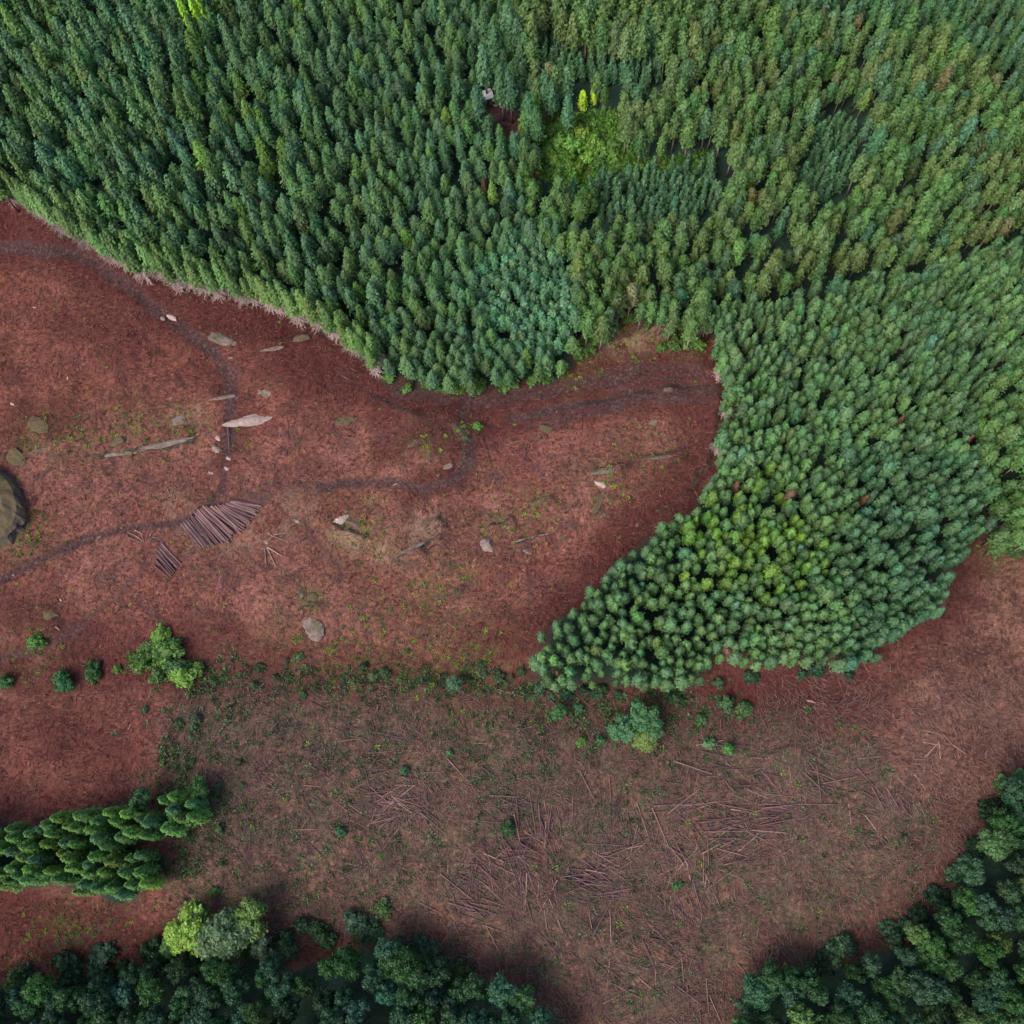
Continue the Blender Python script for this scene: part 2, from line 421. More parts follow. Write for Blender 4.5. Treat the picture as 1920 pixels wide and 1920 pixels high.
def make_ground():
    mt, nt, out = mat_new("soil")
    L = nt.links
    geo = N(nt, "ShaderNodeNewGeometry"); pos = geo.outputs["Position"]
    at_ = {k: N(nt, "ShaderNodeAttribute", attribute_name=k).outputs["Fac"] for k in ("road", "green", "lower", "floor", "warm", "tan", "damp", "rust")}
    big = noise(nt, pos, .045, 4, .6)
    mid = noise(nt, pos, .30, 4, .62, .8)
    mid2 = noise(nt, pos, .12, 4, .6, .5)
    # stretched litter strokes whose run turns from place to place
    def strokes(rot, sx, sy, sc):
        mp = N(nt, "ShaderNodeMapping"); mp.inputs["Scale"].default_value = (sx, sy, 1); mp.inputs["Rotation"].default_value = (0, 0, rot)
        L.new(pos, mp.inputs["Vector"])
        return noise(nt, mp.outputs[0], sc, 4, .66, .5)
    lit = strokes(.5, .75, 1.5, 1.15); lit2 = strokes(-.45, 1.5, .75, 1.15)
    sel = ramp(nt, noise(nt, pos, .16, 2, .5), .42, .58)
    litter = maths(nt, 'ADD', maths(nt, 'MULTIPLY', lit, sel), maths(nt, 'MULTIPLY', lit2, maths(nt, 'SUBTRACT', 1.0, sel)))
    fine = noise(nt, pos, 1.7, 3, .65, .5)
    lf = ramp(nt, litter, .36, .64)
    red = mixc(nt, lf, (.070, .023, .020), (.222, .082, .060))
    red = mixc(nt, ramp(nt, big, .43, .57), red, mixc(nt, lf, (.110, .042, .035), (.295, .125, .096)))
    red = mixc(nt, maths(nt, 'MULTIPLY', ramp(nt, mid2, .48, .62), .8), red, mixc(nt, lf, (.070, .029, .023), (.190, .084, .058)))
    red = mixc(nt, maths(nt, 'MULTIPLY', ramp(nt, fine, .60, .74), .8), red, (.42, .215, .165))
    red = mixc(nt, maths(nt, 'MULTIPLY', ramp(nt, fine, .44, .32), .9), red, (.040, .016, .017))
    red = mixc(nt, maths(nt, 'MULTIPLY', ramp(nt, mid, .50, .64), .75), red, mixc(nt, lf, (.055, .026, .030), (.115, .058, .056)))
    rust = mixc(nt, lf, (.070, .022, .018), (.200, .072, .052))
    rust = mixc(nt, maths(nt, 'MULTIPLY', ramp(nt, fine, .58, .72), .7), rust, (.34, .17, .12))
    rust = mixc(nt, maths(nt, 'MULTIPLY', ramp(nt, mid, .50, .64), .7), rust, (.060, .022, .022))
    red = mixc(nt, maths(nt, 'MULTIPLY', at_["rust"], .8), red, rust)
    damp = mixc(nt, lf, (.042, .013, .013), (.118, .038, .033))  # darker maroon soil tone mixed in along the bands
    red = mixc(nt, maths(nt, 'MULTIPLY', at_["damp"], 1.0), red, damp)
    warm = mixc(nt, lf, (.060, .028, .022), (.26, .125, .090))
    warm = mixc(nt, maths(nt, 'MULTIPLY', ramp(nt, mid2, .46, .60), .8), warm, mixc(nt, lf, (.040, .017, .016), (.150, .066, .050)))
    warm = mixc(nt, maths(nt, 'MULTIPLY', ramp(nt, mid, .52, .66), .6), warm, (.065, .035, .032))
    warm = mixc(nt, maths(nt, 'MULTIPLY', ramp(nt, fine, .58, .72), .8), warm, (.36, .20, .15))
    red = mixc(nt, at_["warm"], red, warm)
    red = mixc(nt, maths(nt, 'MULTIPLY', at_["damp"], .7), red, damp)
    # lower slope: grey brown slash, twigs, weeds
    br = mixc(nt, lf, (.046, .026, .022), (.180, .100, .075))
    br = mixc(nt, maths(nt, 'MULTIPLY', ramp(nt, mid2, .47, .60), .75), br, mixc(nt, lf, (.060, .032, .022), (.235, .125, .085)))
    br = mixc(nt, maths(nt, 'MULTIPLY', ramp(nt, fine, .58, .72), .9), br, (.30, .19, .155))
    br = mixc(nt, maths(nt, 'MULTIPLY', ramp(nt, mid, .51, .63), .85), br, (.040, .025, .026))
    gmask = maths(nt, 'MULTIPLY', ramp(nt, noise(nt, pos, .20, 5, .75), .45, .58), .62)
    gcol = mixc(nt, ramp(nt, fine, .38, .62), (.026, .034, .020), (.110, .110, .066))
    br = mixc(nt, gmask, br, gcol)
    lowm = maths(nt, 'ADD', at_["lower"], maths(nt, 'MULTIPLY_ADD', mid, .6, -.3), clamp=True)
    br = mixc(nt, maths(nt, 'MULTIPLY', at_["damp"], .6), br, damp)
    col = mixc(nt, lowm, red, br)
    # moss and weeds
    gm = maths(nt, 'MULTIPLY', at_["green"], ramp(nt, noise(nt, pos, .55, 5, .75), .42, .60), clamp=True)
    gc = mixc(nt, ramp(nt, fine, .35, .65), (.045, .055, .020), (.15, .16, .050))
    col = mixc(nt, maths(nt, 'MULTIPLY', gm, .9), col, gc)
    tn = mixc(nt, lf, (.17, .105, .068), (.36, .25, .17))
    col = mixc(nt, maths(nt, 'MULTIPLY', at_["tan"], ramp(nt, mid, .38, .58)), col, tn)
    # tracks: compacted, smoother, purplish
    rd = mixc(nt, ramp(nt, fine, .35, .65), (.038, .020, .021), (.098, .054, .052))
    rd = mixc(nt, maths(nt, 'MULTIPLY', ramp(nt, fine, .56, .72), .5), rd, (.20, .13, .125))
    rm = maths(nt, 'MULTIPLY', ramp(nt, maths(nt, 'ADD', at_["road"], maths(nt, 'MULTIPLY_ADD', fine, .5, -.25)), .10, .62), .90, clamp=True)
    col = mixc(nt, rm, col, rd)
    fl = mixc(nt, ramp(nt, mid, .3, .7), (.020, .040, .032), (.036, .066, .044))
    col = mixc(nt, at_["floor"], col, fl)
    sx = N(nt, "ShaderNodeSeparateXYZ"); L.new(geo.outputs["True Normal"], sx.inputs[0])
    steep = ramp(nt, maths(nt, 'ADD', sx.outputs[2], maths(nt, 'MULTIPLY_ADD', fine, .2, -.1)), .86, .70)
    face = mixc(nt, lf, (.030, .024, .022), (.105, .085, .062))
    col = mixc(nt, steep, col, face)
    p = N(nt, "ShaderNodeBsdfPrincipled"); p.inputs["Roughness"].default_value = .95
    p.inputs["Specular IOR Level"].default_value = .1
    L.new(col, p.inputs["Base Color"])
    b = N(nt, "ShaderNodeBump"); b.inputs["Strength"].default_value = .7; b.inputs["Distance"].default_value = .35
    hh = maths(nt, 'ADD', maths(nt, 'MULTIPLY', litter, 1.0), maths(nt, 'MULTIPLY', fine, .7))
    L.new(hh, b.inputs["Height"]); L.new(b.outputs[0], p.inputs["Normal"])
    L.new(p.outputs[0], out.inputs[0])
    return mt


# ------------------------------------------------------------------ ground sheet
def build_ground():
    st = .55
    def axis(lo, hi):
        core = np.arange(lo, hi + .01, st)
        g = [4, 12, 30, 70, 160, 380, 900, 1600]
        return np.concatenate([lo - np.array(g[::-1]), core, hi + np.array(g)])
    xs = axis(-190, 190); ys = axis(-75, 285)
    X, Y = np.meshgrid(xs, ys)
    Z = height(X, Y)
    nx, ny = len(xs), len(ys)
    px, py = project(X, Y, Z)
    # shallow ruts along the tracks
    road = np.zeros(X.shape)
    for l, w, s in TRACKS:
        d = seg_dist(px, py, l) + (fbm(X / 3, Y / 3, 40, 3) - .5) * w * 1.3
        k = np.clip(1.35 - d / (w * .98), 0, 1) * s
        road = np.maximum(road, k)
    Z = Z - road * .28
    edge = (fbm(X / 6, Y / 6, 50, 4) - .5)
    low = np.clip(.5 - (sd_poly(px, py, LOWER) + edge * 160) / 90, 0, 1)
    floor = np.zeros(X.shape)
    for p, mrg in ((LEFT, 6), (OLIVE, 3), (WEDGE, -12), (EAST, 4), (GROVE, -8), (SOUTH, 2), (SOUTHEAST, 2)):
        floor = np.maximum(floor, np.clip(.5 - (sd_poly(px, py, p) - mrg + edge * 60) / 26, 0, 1))
    hole = np.clip(.5 - sd_poly(px, py, HUTGAP) / 10, 0, 1)
    floor *= (1 - hole)
    floor = np.maximum(floor, inside(px, py, [(985, 335), (1040, 330), (1100, 390), (1090, 470), (990, 430)]) * 1.0)
    floor = np.maximum(floor, np.clip(1.6 - seg_dist(px, py, [(1345, 560), (1460, 562), (1560, 522), (1700, 508), (1920, 443), (2250, 430)]) / 22, 0, 1))
    floor *= np.clip(.5 + sd_poly(px, py, GLADE) / 30, 0, 1)
    road = np.maximum(road, hole * .8)
    green = np.zeros(X.shape)
    for a, b, r, s in GREENS:
        green = np.maximum(green, s * np.exp(-((px - a) ** 2 + (py - b) ** 2) / (r * r)))
    green = np.maximum(green, np.clip(.5 - (sd_poly(px, py, GLADE)) / 20, 0, 1))
    warm = np.clip((px - 1500) / 250, 0, 1) * np.clip((py - 1000) / 100, 0, 1)
    tan = np.exp(-(((px - 1165) / 70) ** 2 + ((py - 640) / 22) ** 2)) + .8 * np.exp(-(((px - 1240) / 25) ** 2 + ((py - 605) / 25) ** 2))
    tan = np.maximum(tan, .7 * np.exp(-((seg_dist(px, py, [(640, 1000), (720, 1035), (800, 985)])) / 26) ** 2))
    tan = np.maximum(tan, .55 * np.exp(-((seg_dist(px, py, [(0, 930), (20, 990)])) / 26) ** 2))
    tan = np.maximum(tan, .5 * np.exp(-((seg_dist(px, py, [(330, 790), (370, 770)])) / 18) ** 2))
    tan = np.maximum(tan, .45 * np.exp(-((seg_dist(px, py, [(330, 955), (430, 1005), (560, 960)])) / 40) ** 2))
    rust = np.zeros(X.shape)
    for p in ([(-100, 380), (700, 640), (880, 720), (900, 790), (600, 800), (300, 770), (-100, 850)], [(-100, 1270), (330, 1290), (330, 1480), (-100, 1560)], [(-100, 1680), (330, 1690), (330, 1820), (-100, 1860)], [(900, 720), (1330, 660), (1340, 760), (940, 800)]):
        rust = np.maximum(rust, np.clip(.5 - (sd_poly(px, py, p) + edge * 130) / 110, 0, 1))
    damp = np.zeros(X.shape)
    for l, w_, s_ in DARK_SOIL:
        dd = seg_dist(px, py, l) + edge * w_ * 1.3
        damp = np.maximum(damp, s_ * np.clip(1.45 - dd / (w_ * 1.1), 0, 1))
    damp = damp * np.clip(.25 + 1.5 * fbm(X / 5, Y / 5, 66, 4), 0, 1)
    me = bpy.data.meshes.new("ground")
    nv = nx * ny
    co = np.stack([X, Y, Z], -1).reshape(-1)
    i = np.arange(nv).reshape(ny, nx)
    q = np.stack([i[:-1, :-1], i[:-1, 1:], i[1:, 1:], i[1:, :-1]], -1).reshape(-1)
    nf = len(q) // 4
    me.vertices.add(nv); me.vertices.foreach_set("co", co)
    me.loops.add(len(q)); me.loops.foreach_set("vertex_index", q.astype(np.int32))
    me.polygons.add(nf)
    me.polygons.foreach_set("loop_start", np.arange(0, len(q), 4, dtype=np.int32))
    me.polygons.foreach_set("use_smooth", np.ones(nf, bool))
    me.update(calc_edges=True)
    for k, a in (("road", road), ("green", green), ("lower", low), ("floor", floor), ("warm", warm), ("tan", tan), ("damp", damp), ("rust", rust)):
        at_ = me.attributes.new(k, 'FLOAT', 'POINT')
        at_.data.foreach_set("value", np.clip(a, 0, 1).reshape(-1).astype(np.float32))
    me.materials.append(make_ground())
    o = link("ground", me)
    o["kind"] = "structure"
    return o


build_ground()

# ------------------------------------------------------------------ plant meshes


def unit(a):
    return a / (np.linalg.norm(a, axis=-1, keepdims=True) + 1e-9)


def conifer_crown(mb, seed, H, Rr, base, shape, nb, k, leaf, mat=0, core=True):
    g = np.random.default_rng(seed)
    zb = H * base
    i = np.arange(nb)
    s = 1 - ((i + g.random(nb)) / nb) ** .72 if shape == 'spire' else 1 - ((i + g.random(nb)) / nb) ** .9
    def prof(s):
        if shape == 'spire':
            return Rr * np.clip(1 - s, 0, 1) ** .72 * np.clip((s + .10) / .18, .5, 1)
        if shape == 'dome':
            return Rr * np.clip(1 - s ** 1.45, 0, 1) ** .62 * np.clip((s + .14) / .24, .55, 1)
        return Rr * np.clip(1 - s ** 2.2, 0, 1) ** .55 * np.clip((s + .10) / .35, .4, 1)
    a = i * 2.39996 + g.normal(0, .35, nb)
    lean = 1 + .16 * np.sin(a * 2 + seed) + .10 * np.sin(a * 3 + 2 * seed)
    ln = (prof(s) * g.uniform(.78, 1.18, nb) * lean) + .12
    d = np.stack([np.cos(a), np.sin(a), np.where(s > .5, .35, .12)], -1)
    z0 = zb + s * (H - zb)
    C = []; U = []; W = []
    for j in range(k):
        tt = .32 + .68 * (j + g.random(nb)) / k
        c = d * (ln * tt)[:, None]; c[:, 2] += z0 - .05 * ln * tt
        side = np.stack([-np.sin(a), np.cos(a), np.zeros(nb)], -1)
        c = c + side * (g.normal(0, .22, nb) * np.minimum(ln, 1.6) * (.4 + .6 * tt))[:, None] + g.normal(0, leaf * .22, (nb, 3))
        sz = leaf * g.uniform(.7, 1.2, nb) * (.75 + .25 * np.clip(ln / Rr, 0, 1))
        up = .35 + .9 * s + .5 * (1 - tt)
        nrm = unit(np.stack([np.cos(a), np.sin(a), up], -1) + g.normal(0, .34, (nb, 3)))
        u = unit(np.cross(side, nrm) * -1.0 + side * g.normal(0, .6, nb)[:, None])
        u = u * np.sign((u * d).sum(-1))[:, None]
        w = np.cross(nrm, u)
        C.append(c); U.append(u * sz[:, None]); W.append(w * (sz * .55)[:, None])
    # leading shoots
    n = 7
    c = np.zeros((n, 3)); c[:, :2] = g.normal(0, leaf * .25, (n, 2)); c[:, 2] = H - leaf * g.uniform(-.3, 1.2, n)
    u = unit(np.stack([g.normal(0, .3, n), g.normal(0, .3, n), np.ones(n)], -1)) * leaf * .8
    C.append(c); U.append(u); W.append(unit(np.cross(u, g.normal(0, 1, (n, 3)))) * leaf * .35)
    mb.leaves(np.concatenate(C), np.concatenate(U), np.concatenate(W), mat)
    if core:
        ss = [0, .15, .4, .65, .85, .97]; seg = 8; vs = []
        for q, sv in enumerate(ss):
            r = float(prof(np.array(sv))) * .62
            for t in range(seg):
                an = 2 * math.pi * (t + .5 * (q % 2)) / seg
                rr = r * g.uniform(.8, 1.15)
                vs.append((math.cos(an) * rr, math.sin(an) * rr, zb + sv * (H - zb) * .97))
        fs = [(q * seg + t, q * seg + (t + 1) % seg, (q + 1) * seg + (t + 1) % seg, (q + 1) * seg + t) for q in range(5) for t in range(seg)]
        fs.append(tuple(range(5 * seg, 6 * seg))); fs.append(tuple(range(seg))[::-1])
        mb.add(vs, fs, mat)


def ball(mb, c, r, g, mat=0, seg=7, rings=5, sq=.85):
    vs = [(c[0], c[1], c[2] - r * sq)]
    for q in range(1, rings):
        ph = math.pi * q / rings
        for t in range(seg):
            an = 2 * math.pi * (t + .5 * (q % 2)) / seg
            rr = r * g.uniform(.82, 1.12)
            vs.append((c[0] + math.sin(ph) * math.cos(an) * rr, c[1] + math.sin(ph) * math.sin(an) * rr, c[2] - math.cos(ph) * rr * sq))
    vs.append((c[0], c[1], c[2] + r * sq))
    fs = []
    for t in range(seg):
        fs.append((0, 1 + (t + 1) % seg, 1 + t))
        for q in range(rings - 2):
            a = 1 + q * seg
            fs.append((a + t, a + (t + 1) % seg, a + seg + (t + 1) % seg, a + seg + t))
        a = 1 + (rings - 2) * seg
        fs.append((a + t, a + (t + 1) % seg, len(vs) - 1))
    mb.add(vs, fs, mat)


def broad_crown(mb, seed, H, Rr, zc, lobes, per, leaf, mat=0, flat=.75):
    """round clumpy crown: lobes spread through an egg shaped volume, each a cloud of leaf sprays. Returns lobe centres."""
    g = np.random.default_rng(seed)
    cs = []
    for i in range(lobes):
        fr = (i + .5) / lobes
        ph = math.acos(1 - 1.25 * fr)
        an = i * 2.39996 + g.normal(0, .4)
        rr = g.uniform(.52, .80)
        cs.append((math.sin(ph) * math.cos(an) * Rr * rr, math.sin(ph) * math.sin(an) * Rr * rr,
                   zc + math.cos(ph) * (H - zc) * rr * 1.0, Rr * g.uniform(.20, .42)))
    for (x, y, z, r) in cs:
        c0 = np.array([x, y, z])
        n = max(12, int(per * (r / Rr / .35) ** 2))
        nn = unit(g.normal(0, 1, (n, 3)) + np.array([0, 0, .45]))
        c = c0 + nn * np.array([1, 1, flat]) * (r * g.uniform(.72, 1.16, n))[:, None]
        sz = leaf * g.uniform(.6, 1.25, n)
        nrm = unit(nn + g.normal(0, .55, (n, 3)))
        u = unit(np.cross(nrm, g.normal(0, 1, (n, 3))))
        w = np.cross(nrm, u)
        mb.leaves(c, u * sz[:, None], w * (sz * .6)[:, None], mat)
        ball(mb, (x, y, z), r * .74, g, mat, 6, 4, flat)
    ball(mb, (0, 0, zc + (H - zc) * .25), Rr * .55, g, mat, 7, 5, .8)
    return cs


def trunk_shape(mb, H, r, mat=0, seg=6, seed=0, limbs=()):
    g = np.random.default_rng(seed)
    b = g.normal(0, .06, 2) * H * .3
    mb.tube([(0, 0, -.6), (b[0] * .3, b[1] * .3, H * .3), (b[0] * .2, b[1] * .2, H * .65), (0, 0, H * .93)],
            [r * 1.25, r, r * .68, r * .18], seg, mat)
    for (x, y, z) in limbs:
        z0 = max(z * .55, H * .25)
        mb.tube([(0, 0, z0), (x * .5, y * .5, (z0 + z) * .52), (x, y, z)], [r * .5, r * .33, r * .12], 5, mat)


def dead_skirt(mb, H, lo, hi, Rr, n, seed, mat=0):
    """bare dead side branches on the lower trunk"""
    g = np.random.default_rng(seed)
    for i in range(n):
        z = lo + (hi - lo) * g.random()
        an = g.random() * 2 * math.pi
        ln = Rr * g.uniform(.35, 1.0)
        dx, dy = math.cos(an), math.sin(an)
        dz = g.uniform(-.6, .25)
        p0 = np.array([dx * .1, dy * .1, z]); p1 = p0 + np.array([dx, dy, dz]) * ln
        mb.tube([p0, p1], [.06, .025], 3, mat, caps=False, smooth=False)
        for q in range(3):
            t = g.uniform(.4, .95); p = p0 + (p1 - p0) * t
            a2 = an + g.uniform(-1, 1)
            e = p + np.array([math.cos(a2), math.sin(a2), g.uniform(-.6, .1)]) * ln * g.uniform(.2, .45)
            mb.tube([p, e], [.045, .02], 3, mat, caps=False, smooth=False)


def whole_tree(name, fn_crown, H, tr, seed, trunkmat=BARK):
    mb = MB(); lim = fn_crown(mb)
    trunk_shape(mb, H, tr, 1, 5, seed)
    return mb.mesh(name, [FOL, trunkmat])


# kind -> list of (mesh, height) variants, made at natural size
KINDS = {}
KINDS['tall'] = [whole_tree("tall_cedar", lambda mb, i=i: conifer_crown(mb, 100 + i, 17.5 + i % 3, 2.15 + .12 * (i % 3), .40, 'spire', 130, 6, .44), 17.5 + i % 3, .2, i) for i in range(6)]
KINDS['cedar'] = [whole_tree("round_topped_cedar", lambda mb, i=i: conifer_crown(mb, 200 + i, 10.5 + .5 * (i % 3), 1.10 + .06 * (i % 3), .42, ('dome', 'dome', 'egg', 'dome', 'spire')[i % 5], 90, 6, .31), 10.5, .13, i) for i in range(11)]
KINDS['pine'] = [whole_tree("olive_pine", lambda mb, i=i: conifer_crown(mb, 300 + i, 12.8 + .6 * (i % 3), 1.40 + .12 * (i % 3), .42, ('egg', 'dome', 'egg')[i % 3], 90, 6, .38), 12.8, .16, i, PALEBARK) for i in range(7)]
KINDS['young'] = [whole_tree("young_cedar", lambda mb, i=i: conifer_crown(mb, 400 + i, 6.4 + .5 * (i % 3), 1.0 + .08 * (i % 3), .10, 'spire', 60, 4, .36), 6.4, .08, i) for i in range(5)]
KINDS['sapling'] = [whole_tree("broadleaf_sapling", lambda mb, i=i: conifer_crown(mb, 500 + i, 7 + .6 * (i % 3), 1.12 + .1 * (i % 3), .25, 'egg', 60, 6, .36), 7, .09, i) for i in range(5)]


# ------------------------------------------------------------------ planting
def frame(px, py, mrg=0):
    return (px > -mrg) & (px < 1920 + mrg) & (py > -mrg) & (py < 1920 + mrg)


def plant(poly, spacing, hmid, holes=(), rot=0.0, jit=.3, seed=0, rows=.88, dmin=None, clear=()):
    """staggered plantation rows clipped to an outline (tested at mid-crown height)"""
    g = np.random.default_rng(seed)
    n = int(420 / spacing)
    I, J = np.meshgrid(np.arange(-n // 2, n // 2), np.arange(-n // 2, n // 2))
    X = (I + .5 * (J % 2)) * spacing; Y = J * spacing * rows
    X = X + g.normal(0, jit * spacing, X.shape); Y = Y + g.normal(0, jit * spacing, Y.shape)
    c, s = math.cos(rot), math.sin(rot)
    x = (c * X - s * Y).ravel(); y = (s * X + c * Y).ravel() + 100
    k = (x > -190) & (x < 190) & (y > -75) & (y < 285)
    x, y = x[k], y[k]
    z = height(x, y)
    px, py = project(x, y, z + hmid)
    k = inside(px, py, poly)
    for h in holes: k &= ~inside(px, py, h)
    bx, by = project(x, y, z)
    k &= ~inside(bx, by, HUTGAP)
    for h in clear:
        for q in (.1, .5, 1.0, 1.25):
            bx, by = project(x, y, z + hmid * q); k &= ~inside(bx, by, h)
    x, y, z, px, py = x[k], y[k], z[k], px[k], py[k]
    # thin out crowding
    order = g.permutation(len(x)); keep = np.ones(len(x), bool)
    for i in order:
        if not keep[i]: continue
        d = (x - x[i]) ** 2 + (y - y[i]) ** 2
        lim = spacing * .62 if dmin is None else dmin(px[i], py[i])
        near = (d < lim ** 2); near[i] = False
        keep[near] = False
    return [dict(x=float(a), y=float(b), z=float(c_), px=float(d), py=float(e)) for a, b, c_, d, e in
            zip(x[keep], y[keep], z[keep], px[keep], py[keep])]


G = np.random.default_rng(5)


def jit(c, a=.16, h=.0):
    v = 1 + G.normal(0, a)
    c = np.array(c) * max(.45, v)
    c[0] *= 1 + G.normal(0, .09 + h); c[2] *= 1 + G.normal(0, .09)
    return [float(max(.004, q)) for q in c]


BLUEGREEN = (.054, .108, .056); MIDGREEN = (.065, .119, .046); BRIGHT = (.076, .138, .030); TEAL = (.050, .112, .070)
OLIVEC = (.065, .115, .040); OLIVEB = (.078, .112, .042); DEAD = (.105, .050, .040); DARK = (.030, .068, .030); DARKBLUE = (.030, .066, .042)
YOUNGC = (.056, .115, .066)

TREES = {k: [] for k in ('tall', 'cedar', 'pine', 'young', 'sapling')}


def colour_name(kind, t):
    return t['cn']


# --- upper left stand of tall cedars
def left_gap(px, py):
    return float(np.interp(px - .25 * py, [-150, 150, 450, 750], [2.72, 2.65, 2.38, 2.1]))


LEFTSET = plant(LEFT, 1.85, 9, [YOUNG_A, MIXED, GLADE], .35, .3, 1, dmin=left_gap, clear=[[(1030, 240), (1140, 235), (1150, 320), (1050, 330)], HUTVIEW, PAIRVIEW])
for t in plant(MIXED, 2.5, 6, [YOUNG_A], .2, .22, 41):
    t['mixed'] = True; LEFTSET.append(t)
for t in LEFTSET:
    px, py = t['px'], t['py']
    edge = float(sd_poly(np.array(px), np.array(py), LEFT))
    mixed = t.get('mixed', False)
    r = G.random()
    patch = float(fbm(np.array(t['x'] / 22), np.array(t['y'] / 22), 77, 2))
    if r < .004: c, cn = DEAD, 'dead rust red'
    elif r < .012 + 1.1 * max(0, patch - .5): c, cn = BRIGHT, 'bright yellowish green'
    elif r > .985: c, cn = TEAL, 'pale bluish'
    elif r > .55: c, cn = MIDGREEN, 'mid green'
    else: c, cn = BLUEGREEN, 'dark bluish green'
    g_ = left_gap(px, py)
    wid = 1.27 * (g_ / 3.75) ** .9 * G.uniform(.78, 1.15)
    sc = float(np.interp(g_, [2.1, 2.72], [.60, .86])) * G.uniform(.70, 1.16)
    if mixed: wid = .72 * G.uniform(.85, 1.15); sc = .56 * G.uniform(.8, 1.15)
    if 'dead' in cn: wid *= .7; sc *= .85
    front = edge > -30 and py > 300 and px < 720
    if front: c, cn = (.085, .140, .050), 'pale fresh green'; sc = max(sc, .85)
    t.update(c=jit(c), cn=cn, s=(wid, wid, sc), edge=edge, front=front, mixed=mixed)
    TREES['tall'].append(t)
# --- saplings and young stands
for t in plant(YOUNG_A, 1.95, 5, [], .2, .22, 2):
    r = G.random()
    c, cn = (TEAL, 'pale bluish') if r > .35 else (YOUNGC, 'grey green')
    t.update(c=jit((c[0] * 1.45, c[1] * 1.35, c[2] * 1.35)), cn=cn, s=(G.uniform(.75, 1.1),) * 2 + (G.uniform(.75, 1.15),), place='in the pale hollow between the cedars and olive pines')
    TREES['sapling'].append(t)
for P, sd, pl in ((YOUNG_B, 3, 'in the hollow below the bright glade'), (YOUNG_C, 4, 'in the dark gap among the olive pines'), (YOUNG_D, 5, 'in the gap at the top of the olive stand')):
    for t in plant(P, 1.75, 3, [], .1, .2, sd):
        q = G.uniform(.75, 1.15)
        t.update(c=jit(YOUNGC), cn='slim bluish green', s=(q, q, q * G.uniform(.9, 1.2)), place=pl)
        TREES['young'].append(t)
# --- upper right olive pines, dark top corner
for t in plant(OLIVE, 2.6, 9, [YOUNG_D, DARKTOP], .5, .27, 6, clear=[GLADE, YOUNG_B, YOUNG_C, PAIRVIEW]):
    r = G.random(); px, py = t['px'], t['py']
    if r < .004: c, cn = DEAD, 'dead rust red'
    elif r < .024: c, cn = (.105, .105, .052), 'browning'
    elif r > .965: c, cn = TEAL, 'pale bluish'
    elif r > .86: c, cn = BLUEGREEN, 'dark bluish green'
    elif r > .5: c, cn = OLIVEB, 'brownish olive'
    else: c, cn = OLIVEC, 'olive green'
    fade = float(np.clip((1250 - px) / 300, 0, 1))
    sc = G.uniform(.78, 1.15) * (1.18 if (py < 100 and px < 1350) else 1)
    w = sc * G.uniform(.85, 1.1)
    t.update(c=jit(c), cn=cn, s=(w, w, sc)); TREES['pine'].append(t)
for t in plant(DARKTOP, 2.3, 7, [], .9, .2, 7):
    c, cn = (BLUEGREEN, 'dark bluish green') if G.random() < .9 else (MIDGREEN, 'mid green')
    q = G.uniform(.85, 1.15)
    t.update(c=jit(c), cn=cn, s=(q, q, q * 1.1), place='in the far top right stand'); TREES['cedar'].append(t)
for t in plant(EAST, 2.6, 8, [], .2, .25, 8):
    c, cn = (OLIVEC, 'olive green') if G.random() < .7 else (MIDGREEN, 'mid green')
    q = G.uniform(.8, 1.1)
    t.update(c=jit(c), cn=cn, s=(q, q, q * .95), place='east'); TREES['pine'].append(t)
# --- wedge of round topped cedars
for t in plant(WEDGE, 1.95, 7.2, [], .62, .16, 9, dmin=lambda a, b: 1.36):
    px, py = t['px'], t['py']
    r = G.random()
    yd = float(sd_poly(np.array(px), np.array(py), YELLOW))
    if r < .004: c, cn = DEAD, 'dead rust red'
    elif yd + 60 * (fbm(np.array(t['x'] / 7), np.array(t['y'] / 7), 91, 2) - .5) < 8 and r < .56: c, cn = (.084, .148, .032), 'bright yellowish green'
    elif r > .985: c, cn = (.050, .120, .082), 'pale teal'
    elif px > 1600 and py > 850: c, cn = (.050, .102, .056), 'dark bluish green'
    elif r > .55: c, cn = (.074, .130, .054), 'mid green'
    else: c, cn = (.064, .117, .058), 'soft bluish green'
    q = G.uniform(.74, 1.20) if G.random() < .85 else G.uniform(.6, .8)
    if 'dead' in cn: q *= .75
    t.update(c=jit(c, .19), cn=cn, s=(q, q * G.uniform(.9, 1.1), G.uniform(.80, 1.12)),
             edge=float(sd_poly(np.array(px), np.array(py), WEDGE))); TREES['cedar'].append(t)


for t in plant([(985, 345), (1035, 338), (1095, 390), (1090, 470), (1000, 440)], 2.7, 8, [], .5, .2, 51):
    q = G.uniform(.75, 1.0)
    t.update(c=jit(OLIVEC), cn='olive green', s=(q, q, q * .9)); TREES['pine'].append(t)


def place_cedar(t):
    if 'place' in t: return t['place']
    px, py = t['px'], t['py']
    if 'bright' in t['cn']: return 'in the yellowish patch of the wedge-shaped stand'
    if py > 1150 and px < 1150: return 'at the rounded tip of the wedge-shaped stand'
    if t.get('edge', -99) > -26:
        if px < 1420 and py < 1160: return 'along the curved left edge of the wedge'
        return 'along the lower right edge of the wedge'
    if py > 1130: return 'in the lower part of the wedge-shaped stand'
    return 'deep inside the wedge-shaped stand'


def place_pine(t):
    if t.get('place') == 'east': return 'on the far right, beyond the wedge-shaped stand'
    px, py = t['px'], t['py']
    if px < 1340 and py > 400: return 'between the bluish hollow and the wedge-shaped stand'
    if px < 1340: return 'around the bright glade and its hollow'
    return 'in the olive stand filling the upper right'


